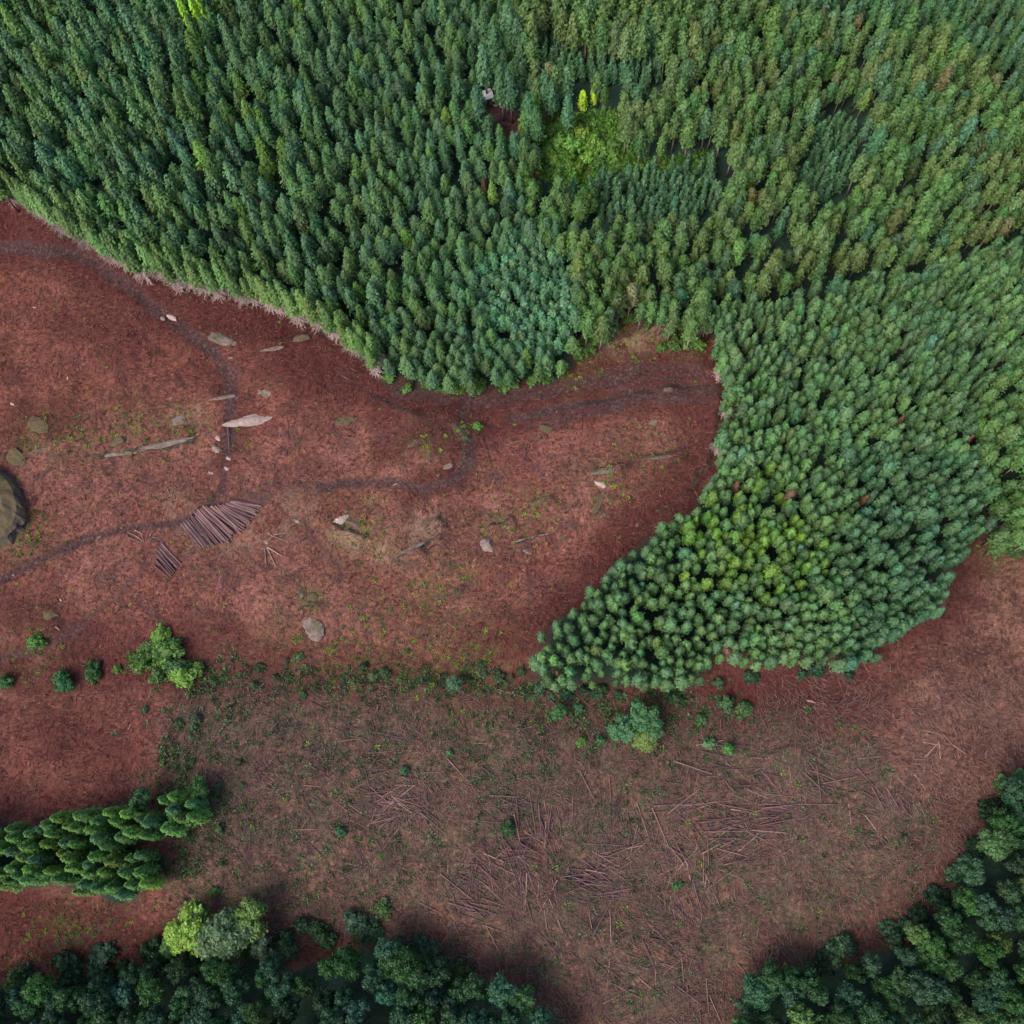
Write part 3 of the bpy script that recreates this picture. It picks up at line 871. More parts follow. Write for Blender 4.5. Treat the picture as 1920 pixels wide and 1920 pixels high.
def place_tall(t):
    px, py = t['px'], t['py']
    if t.get('front'): return 'in the front row over the red clearing'
    if t.get('mixed'): return 'low in the stand above the red track'
    if math.hypot(px - 930, py - 210) < 90: return 'beside the white-roofed hut'
    if px < 420: return 'in the tall stand filling the upper left'
    return 'in the tall stand left of the bright glade'


PLACE = {'tall': place_tall, 'cedar': place_cedar, 'pine': place_pine, 'young': lambda t: t['place'], 'sapling': lambda t: t['place']}
NOUN = {'tall': ('tall_cedar', 'tall pointed cedar', 'tall pointed cedars of the upper left stand'),
        'cedar': ('round_topped_cedar', 'round-topped cedar', 'round-topped cedars of the plantation'),
        'pine': ('olive_pine', 'pine with rounded crown', 'olive pines of the upper right'),
        'young': ('young_cedar', 'young cedar', 'young cedars in the gaps'),
        'sapling': ('broadleaf_sapling', 'sapling', 'saplings in the pale hollow')}

# edge trees: crown, trunk and dead branches are parts of their own
EDGE = []
for i in range(3):
    H, r = 17.0, 2.0
    mc = MB(); conifer_crown(mc, 700 + i, H, r, .36, 'spire', 120, 6, .46)
    mt_ = MB(); trunk_shape(mt_, H, .22, 0, 6, i)
    md = MB(); dead_skirt(md, H, 1.6, H * .44, 2.2, 150, 800 + i)
    EDGE.append((mc.mesh("crown", [FOL]), mt_.mesh("trunk", [PALEBARK]), md.mesh("dead_branches", [DEADTWIG])))
EDGEC = []
for i in range(3):
    H, r = 10.5, 1.12
    mc = MB(); conifer_crown(mc, 720 + i, H, r, .36, 'dome', 90, 6, .33)
    mt_ = MB(); trunk_shape(mt_, H, .15, 0, 6, i)
    md = MB(); dead_skirt(md, H, 1.0, H * .42, 1.5, 100, 820 + i)
    EDGEC.append((mc.mesh("crown", [FOL]), mt_.mesh("trunk", [PALEBARK]), md.mesh("dead_branches", [DEADTWIG])))


def edge_tree(name, meshes, t, label, group):
    root = link(name, None)
    root.location = (t['x'], t['y'], t['z']); root.rotation_euler = (0, 0, random.uniform(0, 6.28)); root.scale = t['s']
    tag(root, label, 'tree', group)
    for nm, me in zip(("crown", "trunk", "dead_branches"), meshes):
        o = link(nm, me, root)
        if nm == "crown": o["tint"] = t['c']
    return root


FRONT = [(-25, 376), (60, 402), (140, 452), (225, 500), (330, 534), (430, 556), (500, 580), (580, 606), (640, 640), (690, 682), (712, 698)]
FP = np.array(FRONT, float); FC = np.concatenate([[0], np.cumsum(np.hypot(*np.diff(FP, axis=0).T))])
for s_ in np.arange(4, FC[-1], 17.0):
    x, y, z = at(np.interp(s_, FC, FP[:, 0]) + G.normal(0, 5), np.interp(s_, FC, FP[:, 1]) - 8 + G.normal(0, 4))
    q = G.uniform(.62, .86)
    edge_tree("tall_cedar", random.choice(EDGE), dict(x=x, y=y, z=z, s=(q * 1.05, q * 1.05, q), c=jit((.085, .140, .050))),
              "pale green cedar with bare trunk and dead branches on the rim of the red clearing", 'cedars on the rim of the red clearing')

# geometry nodes forest: points that carry tree variants
def proto_collection(name, meshes):
    c = bpy.data.collections.new(name)
    for i, me in enumerate(meshes):
        o = bpy.data.objects.new("%s_%02d" % (name, i), me); c.objects.link(o)
    return c


def scatter_stuff(name, coll, pts, rots, scls, tints, idx, label, cat):
    me = bpy.data.meshes.new(name)
    me.from_pydata([tuple(p) for p in pts], [], [])
    def attr(k, typ, arr, prop):
        a = me.attributes.new(k, typ, 'POINT'); a.data.foreach_set(prop, np.asarray(arr, np.float32 if typ != 'INT' else np.int32).reshape(-1))
    attr("rot", 'FLOAT_VECTOR', rots, "vector"); attr("scl", 'FLOAT_VECTOR', scls, "vector")
    attr("tint", 'FLOAT_VECTOR', tints, "vector"); attr("pick", 'INT', idx, "value")
    o = link(name, me)
    tag(o, label, cat, None, "stuff")
    ng = bpy.data.node_groups.new(name, 'GeometryNodeTree')
    ng.interface.new_socket("Geometry", in_out='INPUT', socket_type='NodeSocketGeometry')
    ng.interface.new_socket("Geometry", in_out='OUTPUT', socket_type='NodeSocketGeometry')
    gi = ng.nodes.new("NodeGroupInput"); go = ng.nodes.new("NodeGroupOutput")
    ci = ng.nodes.new("GeometryNodeCollectionInfo"); ci.inputs[0].default_value = coll
    ci.inputs["Separate Children"].default_value = True; ci.inputs["Reset Children"].default_value = True
    ip = ng.nodes.new("GeometryNodeInstanceOnPoints"); ip.inputs["Pick Instance"].default_value = True
    def named(k, typ):
        n = ng.nodes.new("GeometryNodeInputNamedAttribute"); n.data_type = typ; n.inputs[0].default_value = k
        return n.outputs[0]
    e2r = ng.nodes.new("FunctionNodeEulerToRotation")
    ng.links.new(named("rot", 'FLOAT_VECTOR'), e2r.inputs[0])
    ng.links.new(gi.outputs[0], ip.inputs["Points"]); ng.links.new(ci.outputs[0], ip.inputs["Instance"])
    ng.links.new(named("pick", 'INT'), ip.inputs["Instance Index"])
    ng.links.new(e2r.outputs[0], ip.inputs["Rotation"]); ng.links.new(named("scl", 'FLOAT_VECTOR'), ip.inputs["Scale"])
    ng.links.new(ip.outputs[0], go.inputs[0])
    md = o.modifiers.new("scatter", 'NODES'); md.node_group = ng
    return o


STUFF_LABEL = {'tall': 'further tall cedars packed together in the upper left stand', 'cedar': 'further round-topped cedars massed in the wedge and far corner',
               'pine': 'further olive pines massed across the upper right', 'young': 'further young cedars crowded in the gaps',
               'sapling': 'further saplings crowded in the pale hollow'}
for kind, ts in TREES.items():
    name, noun, group = NOUN[kind]
    for t in ts:
        d = math.dist((t['x'], t['y'], t['z'] + 10), (0, 0, CAM_H))
        t['big'] = t['s'][0] * (1 + .4 * t['s'][2]) / d
        if not frame(t['px'], t['py'], -4): t['big'] = 0
        if t.get('front') and t['big']: t['big'] += 1
        if 'dead' in t['cn'] and t['big']: t['big'] += .5
    ts.sort(key=lambda t: -t['big'])
    ind = [t for t in ts[:300] if t['big'] > 0]; rest = ts[len(ind):]
    for t in ind:
        pl = PLACE[kind](t)
        label = "%s %s %s" % (t['cn'], noun, pl)
        we = kind == 'cedar' and t.get('edge', -99) > -20 and t['px'] < 1400 and t['py'] < 900
        if t.get('front'):
            edge_tree(name, random.choice(EDGE), t, "%s %s with bare trunk and dead branches %s" % (t['cn'].split()[-1], 'cedar', pl), group); continue
        if we:
            edge_tree(name, random.choice(EDGEC), t, "%s cedar with pale dead branches on the curved left edge of the wedge" % t['cn'], group); continue
        o = link(name, random.choice(KINDS[kind]))
        o.location = (t['x'], t['y'], t['z']); o.rotation_euler = (random.gauss(0, .02), random.gauss(0, .02), random.uniform(0, 6.28)); o.scale = t['s']
        o["tint"] = t['c']
        tag(o, label, 'tree', group)
    if rest:
        n = len(rest)
        scatter_stuff("forest_of_" + name, proto_collection(name + "_kind", KINDS[kind]), [(t['x'], t['y'], t['z']) for t in rest],
                      np.stack([G.normal(0, .02, n), G.normal(0, .02, n), G.uniform(0, 6.28, n)], -1), [t['s'] for t in rest],
                      [t['c'] for t in rest], G.integers(0, len(KINDS[kind]), n), STUFF_LABEL[kind], 'forest')
    print("KIND", kind, len(ts), "individual", len(ind))

# ------------------------------------------------------------------ broadleaf trees with parts
BROAD = []
for i in range(6):
    H = 9.0; Rr = 2.6
    mc = MB(); cs = broad_crown(mc, 900 + i, H, Rr, 5.6, 19 + 2 * (i % 3), 120, .23)
    mt_ = MB(); trunk_shape(mt_, 6.5, .2, 0, 6, i, [(c[0] * .8, c[1] * .8, c[2] * .9) for c in cs[::3]])
    BROAD.append((mc.mesh("crown", [FOL]), mt_.mesh("trunk", [BARK])))
BUSH = []
for i in range(5):
    mc = MB(); broad_crown(mc, 950 + i, 1.7, 1.2, .5, 11, 60, .15)
    mt_ = MB(); trunk_shape(mt_, .9, .06, 0, 5, i)
    BUSH.append((mc.mesh("foliage", [FOL]), mt_.mesh("stem", [BARK])))


def two_part(name, meshes, names, loc, s, tint, label, cat, group=None):
    root = link(name, None)
    root.location = loc; root.rotation_euler = (0, 0, random.uniform(0, 6.28)); root.scale = s
    tag(root, label, cat, group)
    for nm, me in zip(names, meshes):
        o = link(nm, me, root)
        if nm in ("crown", "foliage"): o["tint"] = tint
    return root


def broad_tree(px, py, wpx, hh, tint, label, group=None, top=True, name="broadleaf_tree"):
    x, y, z = at(px, py, hh * .75 if top else 0)
    d = math.dist((x, y, z), (0, 0, CAM_H))
    s = wpx / 2 * d / F / 2.6
    return two_part(name, random.choice(BROAD), ("crown", "trunk"), (x, y, z), (s, s, hh / 9.0), tint, label, 'tree', group)


def bush(px, py, wpx, tint, label, group=None, tall=1.0):
    x, y, z = at(px, py)
    d = math.dist((x, y, z), (0, 0, CAM_H))
    s = wpx / 2 * d / F / 1.2
    return two_part("bush", random.choice(BUSH), ("foliage", "stem"), (x, y, z - .1), (s * G.uniform(.8, 1.25), s * G.uniform(.75, 1.15), s * tall), tint, label, 'bush', group)


for poly, sp, sd, side in ((SOUTH, 3.5, 31, 'left'), (SOUTHEAST, 3.4, 32, 'right')):
    for t in plant(poly, sp, 9, [], .3, .3, sd):
        px, py = t['px'], t['py']
        if not frame(px, py, 170): continue
        r = G.random()
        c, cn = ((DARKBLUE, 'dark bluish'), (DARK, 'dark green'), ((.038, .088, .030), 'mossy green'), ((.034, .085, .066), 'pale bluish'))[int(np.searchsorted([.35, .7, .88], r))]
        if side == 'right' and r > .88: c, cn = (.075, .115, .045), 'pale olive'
        e = float(sd_poly(np.array(px), np.array(py), poly))
        s = G.uniform(.68, 1.15)
        where = 'at the front of' if e > -45 else 'deep in'
        nm = 'lower left wood at the bottom' if side == 'left' else 'dark wood in the lower right corner'
        if not frame(px, py, -5): lab = None
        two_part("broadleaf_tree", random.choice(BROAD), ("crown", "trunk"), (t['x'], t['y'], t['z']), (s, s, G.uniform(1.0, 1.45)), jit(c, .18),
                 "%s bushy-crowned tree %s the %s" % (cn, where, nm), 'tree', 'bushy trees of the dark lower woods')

# grove of cedars on the left, lower down: each of its own
GROVEM = []
for i in range(4):
    mc = MB(); conifer_crown(mc, 1000 + i, 11.5, 1.38, .15, 'dome', 120, 7, .33)
    mt_ = MB(); trunk_shape(mt_, 12.5, .15, 0, 5, i)
    GROVEM.append((mc.mesh("crown", [FOL]), mt_.mesh("trunk", [BARK])))
for t in plant(GROVE, 2.35, 7.5, [], .1, .25, 33) + plant([(270, 1512), (300, 1475), (385, 1482), (398, 1530), (335, 1572), (285, 1562)], 2.6, 6, [], .1, .3, 34):
    r = G.random()
    c, cn = (((.064, .130, .040), 'mid green'), ((.082, .145, .034), 'bright yellowish green'), ((.050, .108, .056), 'bluish green'))[int(np.searchsorted([.5, .8], r))]
    s = G.uniform(.8, 1.1)
    e = float(sd_poly(np.array(t['px']), np.array(t['py']), GROVE))
    two_part("grove_cedar", random.choice(GROVEM), ("crown", "trunk"), (t['x'], t['y'], t['z']), (s, s, s), jit(c, .14),
             "%s cedar %s the small grove on the lower left" % (cn, 'at the margin of' if e > -22 else 'inside'), 'tree', 'cedars of the small left grove')

# single trees one can point at
YG = (.16, .235, .045)
broad_tree(352, 1748, 82, 10, YG, "large bright yellow-green broadleaf tree beside the grey-green one near the bottom left")
broad_tree(415, 1760, 95, 11, (.070, .105, .060), "wide grey-green broadleaf tree right of the bright yellow-green one")
broad_tree(462, 1722, 70, 9, (.085, .130, .040), "olive broadleaf tree at the right shoulder of the grey-green tree")
broad_tree(488, 1775, 44, 7, (.052, .082, .060), "small greyish tree at the foot of the olive broadleaf tree")
broad_tree(318, 1772, 40, 6, (.070, .125, .050), "small green tree at the left foot of the bright yellow-green tree")
broad_tree(370, 1715, 44, 7, (.050, .085, .048), "dull green tree behind the bright yellow-green tree")
broad_tree(1205, 1345, 62, 8, (.052, .120, .055), "large green bushy tree below the tip of the wedge, upper of the clump")
broad_tree(1165, 1368, 52, 7, (.060, .130, .068), "light bluish bushy tree at the left of the clump below the wedge")
broad_tree(1205, 1385, 50, 5, (.120, .155, .052), "yellow-flecked low tree at the bottom of the clump below the wedge")
broad_tree(1225, 1366, 44, 6, (.060, .125, .062), "small pale green tree at the right of the clump below the wedge")
broad_tree(850, 1280, 32, 5, (.060, .110, .068), "lone pale green small tree left of the wedge tip", name="small_tree")
broad_tree(1048, 1335, 32, 5, (.050, .115, .048), "small dark green tree left of the clump below the wedge", name="small_tree")
broad_tree(1100, 370, 44, 13, (.050, .100, .026), "large round dark green tree left of the young cedars in the hollow")
broad_tree(985, 330, 34, 11, (.060, .115, .028), "round olive green tree below the hut among the cedars")
broad_tree(1000, 350, 32, 10, (.052, .100, .030), "dark olive tree touching the round olive green one")
broad_tree(1348, 108, 38, 12, (.050, .105, .070), "single pale bluish rounded tree in a dark gap of the olive stand")
broad_tree(345, 1500, 44, 8, (.070, .135, .035), "bright green tree at the upper right end of the left grove", name="small_tree")
broad_tree(368, 1480, 40, 7, (.055, .115, .040), "mid green tree at the top right beyond the left grove", name="small_tree")
broad_tree(330, 1525, 44, 7, (.065, .125, .045), "leafy green tree just right of the left grove", name="small_tree")
broad_tree(262, 1500, 40, 8, (.042, .095, .045), "dark green tree on the top margin of the left grove", name="small_tree")
# glowing yellow-green pair by the glade
x, y, z = at(1092, 205)
for k, (dx, s, sz) in enumerate(((0, .85, .58), (2.6, .62, .66))):
    mshs = GROVEM[k]
    two_part("yellow_conifer", mshs, ("crown", "trunk"), (x + dx, y - .3 + k, z), (s, s, sz), [.33, .42, .035],
             "glowing yellow-green tree in the glade, %s of the pair" % ("left and fuller" if k == 0 else "right and taller"), 'tree')
for px_, py_ in ((340, 12), (362, 14), (372, 6)):
    x, y, z = at(px_, py_, 14)
    two_part("yellow_conifer", random.choice(GROVEM), ("crown", "trunk"), (x, y, z), (1, 1, 1.45), [.22, .34, .03],
             "yellow-green cedar in the small bright trio at the top edge", 'tree', 'bright trio at the top edge')
# tall spires around the hut
for px_, py_, s in ((893, 175, 1.0), (938, 140, 1.08), (955, 150, 1.02), (990, 190, 1.0), (1005, 215, .95), (1022, 150, .95), (1035, 165, .9), (1065, 190, .9), (905, 100, 1.1),
                    (925, 55, 1.05), (958, 40, 1.0), (962, 260, .8), (938, 265, .85)):
    x, y, z = at(px_, py_, 14 * s)
    t = dict(x=x, y=y, z=z, s=(s, s, s), c=jit((.046, .105, .052), .1))
    mi = random.choice(EDGE)
    root = two_part("tall_cedar", mi[:2], ("crown", "trunk"), (x, y, z), (s, s, s), t['c'],
                    "tall free-standing spire cedar around the small hut and its dark gap", 'tree', 'spire cedars round the hut')

# glade bushes
i = 0
GLW = [(1050, 240, 30), (1065, 255, 26), (1090, 262, 34), (1075, 285, 38), (1110, 280, 36), (1130, 292, 34), (1100, 305, 30), (1050, 275, 30), (1035, 255, 26),
       (1060, 305, 30), (1085, 320, 26), (1120, 315, 26), (1150, 300, 24), (1030, 285, 26), (1040, 310, 26), (1072, 235, 20), (1015, 265, 22), (1300, 318, 26), (1320, 322, 20), (1160, 320, 22), (1200, 322, 22), (1240, 318, 22), (1275, 312, 22),
       (1020, 300, 22), (1075, 340, 24), (1045, 335, 24)]
for px_, py_, w in GLW:
    b = G.random()
    c = (.125, .205, .048) if (math.hypot(px_ - 1105, py_ - 280) < 38 or b > .8) else (.075, .15, .032)
    bush(px_, py_, w * 1.15, jit(c, .12), ("light yellow-green" if c[0] > .1 else "fresh green") + " leafy bush in the bright glade", 'bushes of the bright glade', 1.3)

g = np.random.default_rng(88)
for k in range(45):
    px_, py_ = g.uniform(995, 1335), g.uniform(215, 352)
    if not inside(px_, py_, GLADE): continue
    bush(px_, py_, g.uniform(16, 34), jit((.080, .150, .036) if g.random() < .75 else (.14, .215, .05), .16), "fresh green leafy bush in the bright glade", 'bushes of the bright glade', 1.2)
# named bushes on the clearing
BUSHES = [(305, 1195, 46, (.085, .165, .040), "bright green bush at the top of the dark clump on the left slope"),
          (318, 1225, 60, (.070, .130, .038), "dark leafy bush in the middle of the clump on the left slope"),
          (270, 1240, 50, (.066, .125, .036), "dark bush at the left end of the clump on the left slope"),
          (345, 1270, 46, (.15, .235, .05), "light green bush at the bottom of the clump on the left slope"),
          (300, 1265, 36, (.060, .110, .035), "olive bush low in the clump on the left slope"),
          (335, 1250, 46, (.045, .090, .035), "blackish green bush in the clump on the left slope"),
          (375, 1255, 30, (.105, .170, .045), "small light bush at the right end of the left clump"),
          (290, 1215, 36, (.065, .120, .035), "yellowish bush at the upper left of the left clump"),
          (125, 1278, 46, (.040, .105, .060), "round bluish green bush low on the left slope"),
          (178, 1262, 38, (.050, .110, .045), "flat green bush just right of the round bluish bush"),
          (222, 1255, 22, (.070, .130, .040), "tiny green bush between the flat bush and the leafy clump"),
          (12, 1280, 30, (.055, .110, .045), "green bush at the left frame edge below the track"),
          (72, 1207, 32, (.075, .165, .045), "bright green weed clump near the left edge"),
          (895, 800, 18, (.090, .160, .040), "bright little bush beside the looping track"),
          (1360, 1322, 40, (.055, .110, .055), "grey green bush below the wedge, right of the tree clump"),
          (1395, 1330, 34, (.050, .100, .045), "dark green bush at the right end below the wedge"),
          (1330, 1395, 30, (.085, .140, .065), "pale green bush on the brown slope, left of two"),
          (1364, 1404, 26, (.070, .150, .050), "bright green bush on the brown slope, right of two"),
          (1312, 1350, 26, (.060, .120, .045), "small green bush above the two pale bushes"),
          (1090, 1392, 20, (.085, .165, .050), "small bright bush left of the tree clump below the wedge"),
          (1125, 1388, 26, (.060, .125, .055), "green bush at the lower left foot of the tree clump"),
          (1085, 1330, 24, (.045, .100, .055), "dark bush between the small tree and the big clump"),
          (760, 1445, 22, (.05, .12, .05), "green bush among poles on the upper middle of the brown slope"),
          (843, 1412, 16, (.07, .15, .05), "small bright bush on the upper middle brown slope"),
          (640, 1560, 22, (.05, .12, .06), "green bush on the left of the slope of fallen poles"),
          (952, 1555, 36, (.04, .075, .035), "dark low bush in the centre of the fallen poles"),
          (405, 1670, 20, (.06, .11, .05), "small round bush right of the left grove"),
          (1270, 1660, 20, (.055, .11, .05), "small green bush among the poles at the lower centre"),
          (1880, 1480, 44, (.07, .14, .05), "light green bush at the top of the dark right wood"),
          (1895, 1530, 50, (.045, .09, .055), "grey green bush at the top right margin of the dark wood"),
          (1910, 1470, 46, (.055, .115, .05), "green bush at the right frame edge above the dark wood"),
          (1570, 1775, 34, (.075, .115, .062), "pale green bush at the rim of the dark right wood"),
          (1720, 1760, 36, (.085, .13, .055), "pale olive bush on the rim of the right wood, upper one"),
          (1560, 1800, 40, (.04, .075, .055), "dull bluish bush at the rim of the dark right wood"),
          (665, 1725, 40, (.045, .08, .05), "grey green bush at the rim of the lower left wood"),
          (720, 1705, 34, (.05, .09, .045), "mossy bush above the lower left wood"),
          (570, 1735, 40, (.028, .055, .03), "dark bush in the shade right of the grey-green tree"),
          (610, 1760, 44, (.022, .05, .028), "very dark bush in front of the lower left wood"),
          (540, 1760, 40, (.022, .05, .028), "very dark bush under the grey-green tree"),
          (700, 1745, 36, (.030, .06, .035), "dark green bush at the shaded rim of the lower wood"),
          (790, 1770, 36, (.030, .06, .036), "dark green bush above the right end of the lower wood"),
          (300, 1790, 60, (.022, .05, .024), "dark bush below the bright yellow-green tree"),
          (40, 1838, 50, (.05, .09, .028), "olive bush on the rim of the wood at the left edge"),
          (75, 1850, 40, (.065, .11, .028), "yellowish bush on the rim of the wood near the left edge")]
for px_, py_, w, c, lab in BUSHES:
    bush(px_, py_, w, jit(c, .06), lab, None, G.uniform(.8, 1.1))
# scrub by the gap between the stands
for px_, py_, w in ((1290, 640, 40), (1265, 650, 34), (1305, 615, 34), (1280, 615, 30), (1100, 655, 34), (1120, 640, 30), (1085, 665, 30), (1095, 640, 30), (1240, 655, 24),
                    (1310, 650, 28), (1215, 610, 30), (1180, 600, 30), (1150, 615, 28), (1255, 630, 30)):
    bush(px_, py_, w, jit((.075, .125, .035), .15), "olive scrub bush at the grassy gap between the olive pines and wedge", 'scrub at the grassy gap')
# scrub along the feet of the stands
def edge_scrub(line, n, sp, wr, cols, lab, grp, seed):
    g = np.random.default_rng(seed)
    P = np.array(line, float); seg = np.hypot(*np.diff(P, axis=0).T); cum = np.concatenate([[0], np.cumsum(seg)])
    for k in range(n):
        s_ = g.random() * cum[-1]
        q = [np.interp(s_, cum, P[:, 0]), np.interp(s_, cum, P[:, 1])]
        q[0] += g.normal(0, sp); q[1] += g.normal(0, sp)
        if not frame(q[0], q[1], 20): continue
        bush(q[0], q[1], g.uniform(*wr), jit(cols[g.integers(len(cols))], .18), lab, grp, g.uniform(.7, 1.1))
edge_scrub([(705, 700), (760, 718), (850, 730), (950, 722), (1040, 708), (1078, 692)], 26, 6, (16, 30), [(.085, .15, .035), (.065, .13, .04)],
           "low fresh green scrub at the foot of the cedars above the red track", 'scrub at the foot of the cedars', 1)
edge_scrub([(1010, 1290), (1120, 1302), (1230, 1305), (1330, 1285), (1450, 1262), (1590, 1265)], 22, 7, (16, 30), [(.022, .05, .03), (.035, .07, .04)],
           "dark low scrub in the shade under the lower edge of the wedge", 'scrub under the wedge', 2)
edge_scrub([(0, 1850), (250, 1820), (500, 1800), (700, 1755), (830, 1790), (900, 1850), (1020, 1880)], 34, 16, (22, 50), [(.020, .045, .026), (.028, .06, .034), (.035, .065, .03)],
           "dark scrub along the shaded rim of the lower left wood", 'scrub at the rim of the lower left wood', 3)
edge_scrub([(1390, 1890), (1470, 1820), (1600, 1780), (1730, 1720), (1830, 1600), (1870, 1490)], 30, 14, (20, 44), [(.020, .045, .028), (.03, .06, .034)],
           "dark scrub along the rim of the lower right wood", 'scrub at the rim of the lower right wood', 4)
edge_scrub([(1870, 1022), (1920, 1035)], 8, 8, (18, 34), [(.04, .08, .03)], "dark scrub at the foot of the far right pines", 'scrub below the far right pines', 5)
edge_scrub([(430, 1265), (560, 1270), (700, 1275), (850, 1262), (980, 1285)], 28, 20, (9, 22), [(.050, .075, .042), (.065, .09, .042), (.038, .055, .030)],
           "low mixed scrub along the shallow valley at the left", 'scrub along the shallow valley', 6)
edge_scrub([(370, 1300), (330, 1380), (330, 1450), (400, 1480), (380, 1560), (330, 1600)], 30, 38, (9, 22), [(.050, .075, .046), (.06, .085, .045), (.038, .06, .034)],
           "grey green scrub at the left margin of the slope of fallen poles", 'scrub left of the fallen poles', 7)

# ------------------------------------------------------------------ rocks
def rock_mesh(name, seed, mat, flat=.6, rough=.34):
    g = np.random.default_rng(seed)
    import bmesh
    bm = bmesh.new(); bmesh.ops.create_icosphere(bm, subdivisions=4, radius=1)
    pl = [(unit(g.normal(0, 1, 3)), g.uniform(.48, .85)) for _ in range(13)]
    for v in bm.verts:
        c = np.array(v.co)
        for n, d in pl:
            t = c @ n
            if t > d: c = c - n * (t - d) * .85
        nn = fbm(np.array(c[0] * 1.9 + seed), np.array(c[1] * 1.9 + c[2] * 1.3), seed, 3) - .5
        n2 = fbm(np.array(c[0] * 5.3 + seed), np.array(c[1] * 5.3 + c[2] * 4.1), seed + 9, 3) - .5
        c = c * (1 + rough * 2.2 * nn + .30 * n2)
        c[2] *= flat
        v.co = c
    me = bpy.data.meshes.new(name); bm.to_mesh(me); bm.free()
    me.materials.append(mat)
    for p in me.polygons: p.use_smooth = False
    return me


RM = {'rock': [rock_mesh("rock", 10 + i, ROCK) for i in range(4)], 'pale': [rock_mesh("rock", 20 + i, ROCKPALE) for i in range(4)],
      'dark': [rock_mesh("rock", 30 + i, ROCKDARK) for i in range(3)]}


def rock(x0, y0, x1, y1, wpx, kind, label, name="boulder", sink=.48, hz=1.0):
    """rock whose long axis runs between two photo points"""
    a = at(x0, y0); b = at(x1, y1)
    c = ((a[0] + b[0]) / 2, (a[1] + b[1]) / 2)
    L = math.hypot(b[0] - a[0], b[1] - a[1]) / 2
    d = math.dist((*c, 0), (0, 0, CAM_H)); w = wpx / 2 * d / F
    z = float(height(*c))
    h = min(w, L) * hz
    o = link(name, random.choice(RM[kind]))
    o.location = (c[0], c[1], z + h * (.6 - sink) - .1); o.scale = (L * 1.08, w * 1.08, h)
    o.rotation_euler = (0, 0, math.atan2(b[1] - a[1], b[0] - a[0]) + random.choice((0, math.pi)))
    tag(o, label, 'rock')
    return o


rock(392, 630, 442, 645, 26, 'rock', "oval brown boulder with a pale rim beside the upper track bend", hz=.9)
rock(433, 797, 520, 776, 22, 'pale', "long pale pink slab of rock beside the track", "rock_slab", hz=.8)
rock(398, 838, 417, 850, 15, 'pale', "brightest pale pink rock on the track, largest of its cluster")
rock(404, 818, 415, 828, 11, 'pale', "pale pink rock just above the brightest one on the track")
rock(423, 856, 433, 862, 8, 'pale', "small flat pinkish rock right of the brightest one")
rock(421, 876, 431, 882, 8, 'pale', "small white rock below the cluster on the track")
rock(391, 885, 403, 889, 7, 'pale', "lowest small white rock left of the track")
rock(901, 1014, 925, 1032, 25, 'pale', "lone white boulder in the middle of the clearing", hz=1.1)
rock(1113, 902, 1136, 914, 12, 'pale', "tilted pinkish rock on the right of the clearing")
rock(978, 1031, 998, 1039, 8, 'rock', "small flat grey rock right of the white boulder")
rock(564, 1162, 610, 1192, 44, 'rock', "wide round grey slab above the shallow valley", "rock_slab", sink=.5, hz=.5)
rock(560, 1106, 568, 1122, 11, 'rock', "small upright grey rock above the round slab")
rock(572, 1112, 598, 1122, 18, 'dark', "low dark rock right of the small upright one")
rock(550, 1128, 605, 1135, 9, 'dark', "thin dark ledge between small rocks and round slab", "rock_ledge")


def outcrop():
    """one big half-buried outcrop: litter and moss on its back, a dark broken cliff towards the slope"""
    out = [(-60, 880), (-30, 872), (0, 884), (22, 896), (40, 912), (52, 934), (58, 958), (58, 980), (50, 1000), (34, 1014), (10, 1022), (-25, 1028), (-60, 1010), (-85, 950)]
    P = np.array([ground_xy(*p) for p in out]); n0 = len(P)
    u = np.linspace(0, n0, 57)[:-1]
    x = np.interp(u, np.arange(n0 + 1), np.append(P[:, 0], P[0, 0])); y = np.interp(u, np.arange(n0 + 1), np.append(P[:, 1], P[0, 1]))
    c = np.array([x.mean(), y.mean()]); z0 = float(height(c[0], c[1])) - 2.0
    mb = MB(); vs = []; n = len(x)
    rings = [(1.06, 0.0), (1.03, 1.6), (1.00, 3.2), (.97, 4.6), (.90, 5.5), (.75, 6.0), (.5, 6.4), (.25, 6.6)]
    g = np.random.default_rng(3)
    for f, zz_ in rings:
        for i in range(n):
            nz = (fbm(np.array(i * .35 + 9), np.array(zz_ * .9), 33, 3) - .5)
            ff = f * (1 + (.34 if zz_ < 3.5 else .12 if zz_ < 5.2 else 0.0) * nz)
            px, py = c[0] + (x[i] - c[0]) * ff, c[1] + (y[i] - c[1]) * ff
            vs.append((px, py, z0 + zz_ * .80 + 1.1 * (float(fbm(np.array(px / 1.6), np.array(py / 1.6), 44, 3)) - .5) * (zz_ > 2)))
    fs = [(r * n + i, r * n + (i + 1) % n, (r + 1) * n + (i + 1) % n, (r + 1) * n + i) for r in range(len(rings) - 1) for i in range(n)]
    fs.append(tuple(range((len(rings) - 1) * n, len(rings) * n)))
    if sum(x[i] * y[(i + 1) % n] - x[(i + 1) % n] * y[i] for i in range(n)) < 0: fs = [f[::-1] for f in fs]
    mb.add(vs, fs)
    o = link("rock_outcrop", mb.mesh("rock_outcrop", [ROCKDARK]))
    tag(o, "huge mossy outcrop with a dark cliff, cut by the left frame edge", 'rock')


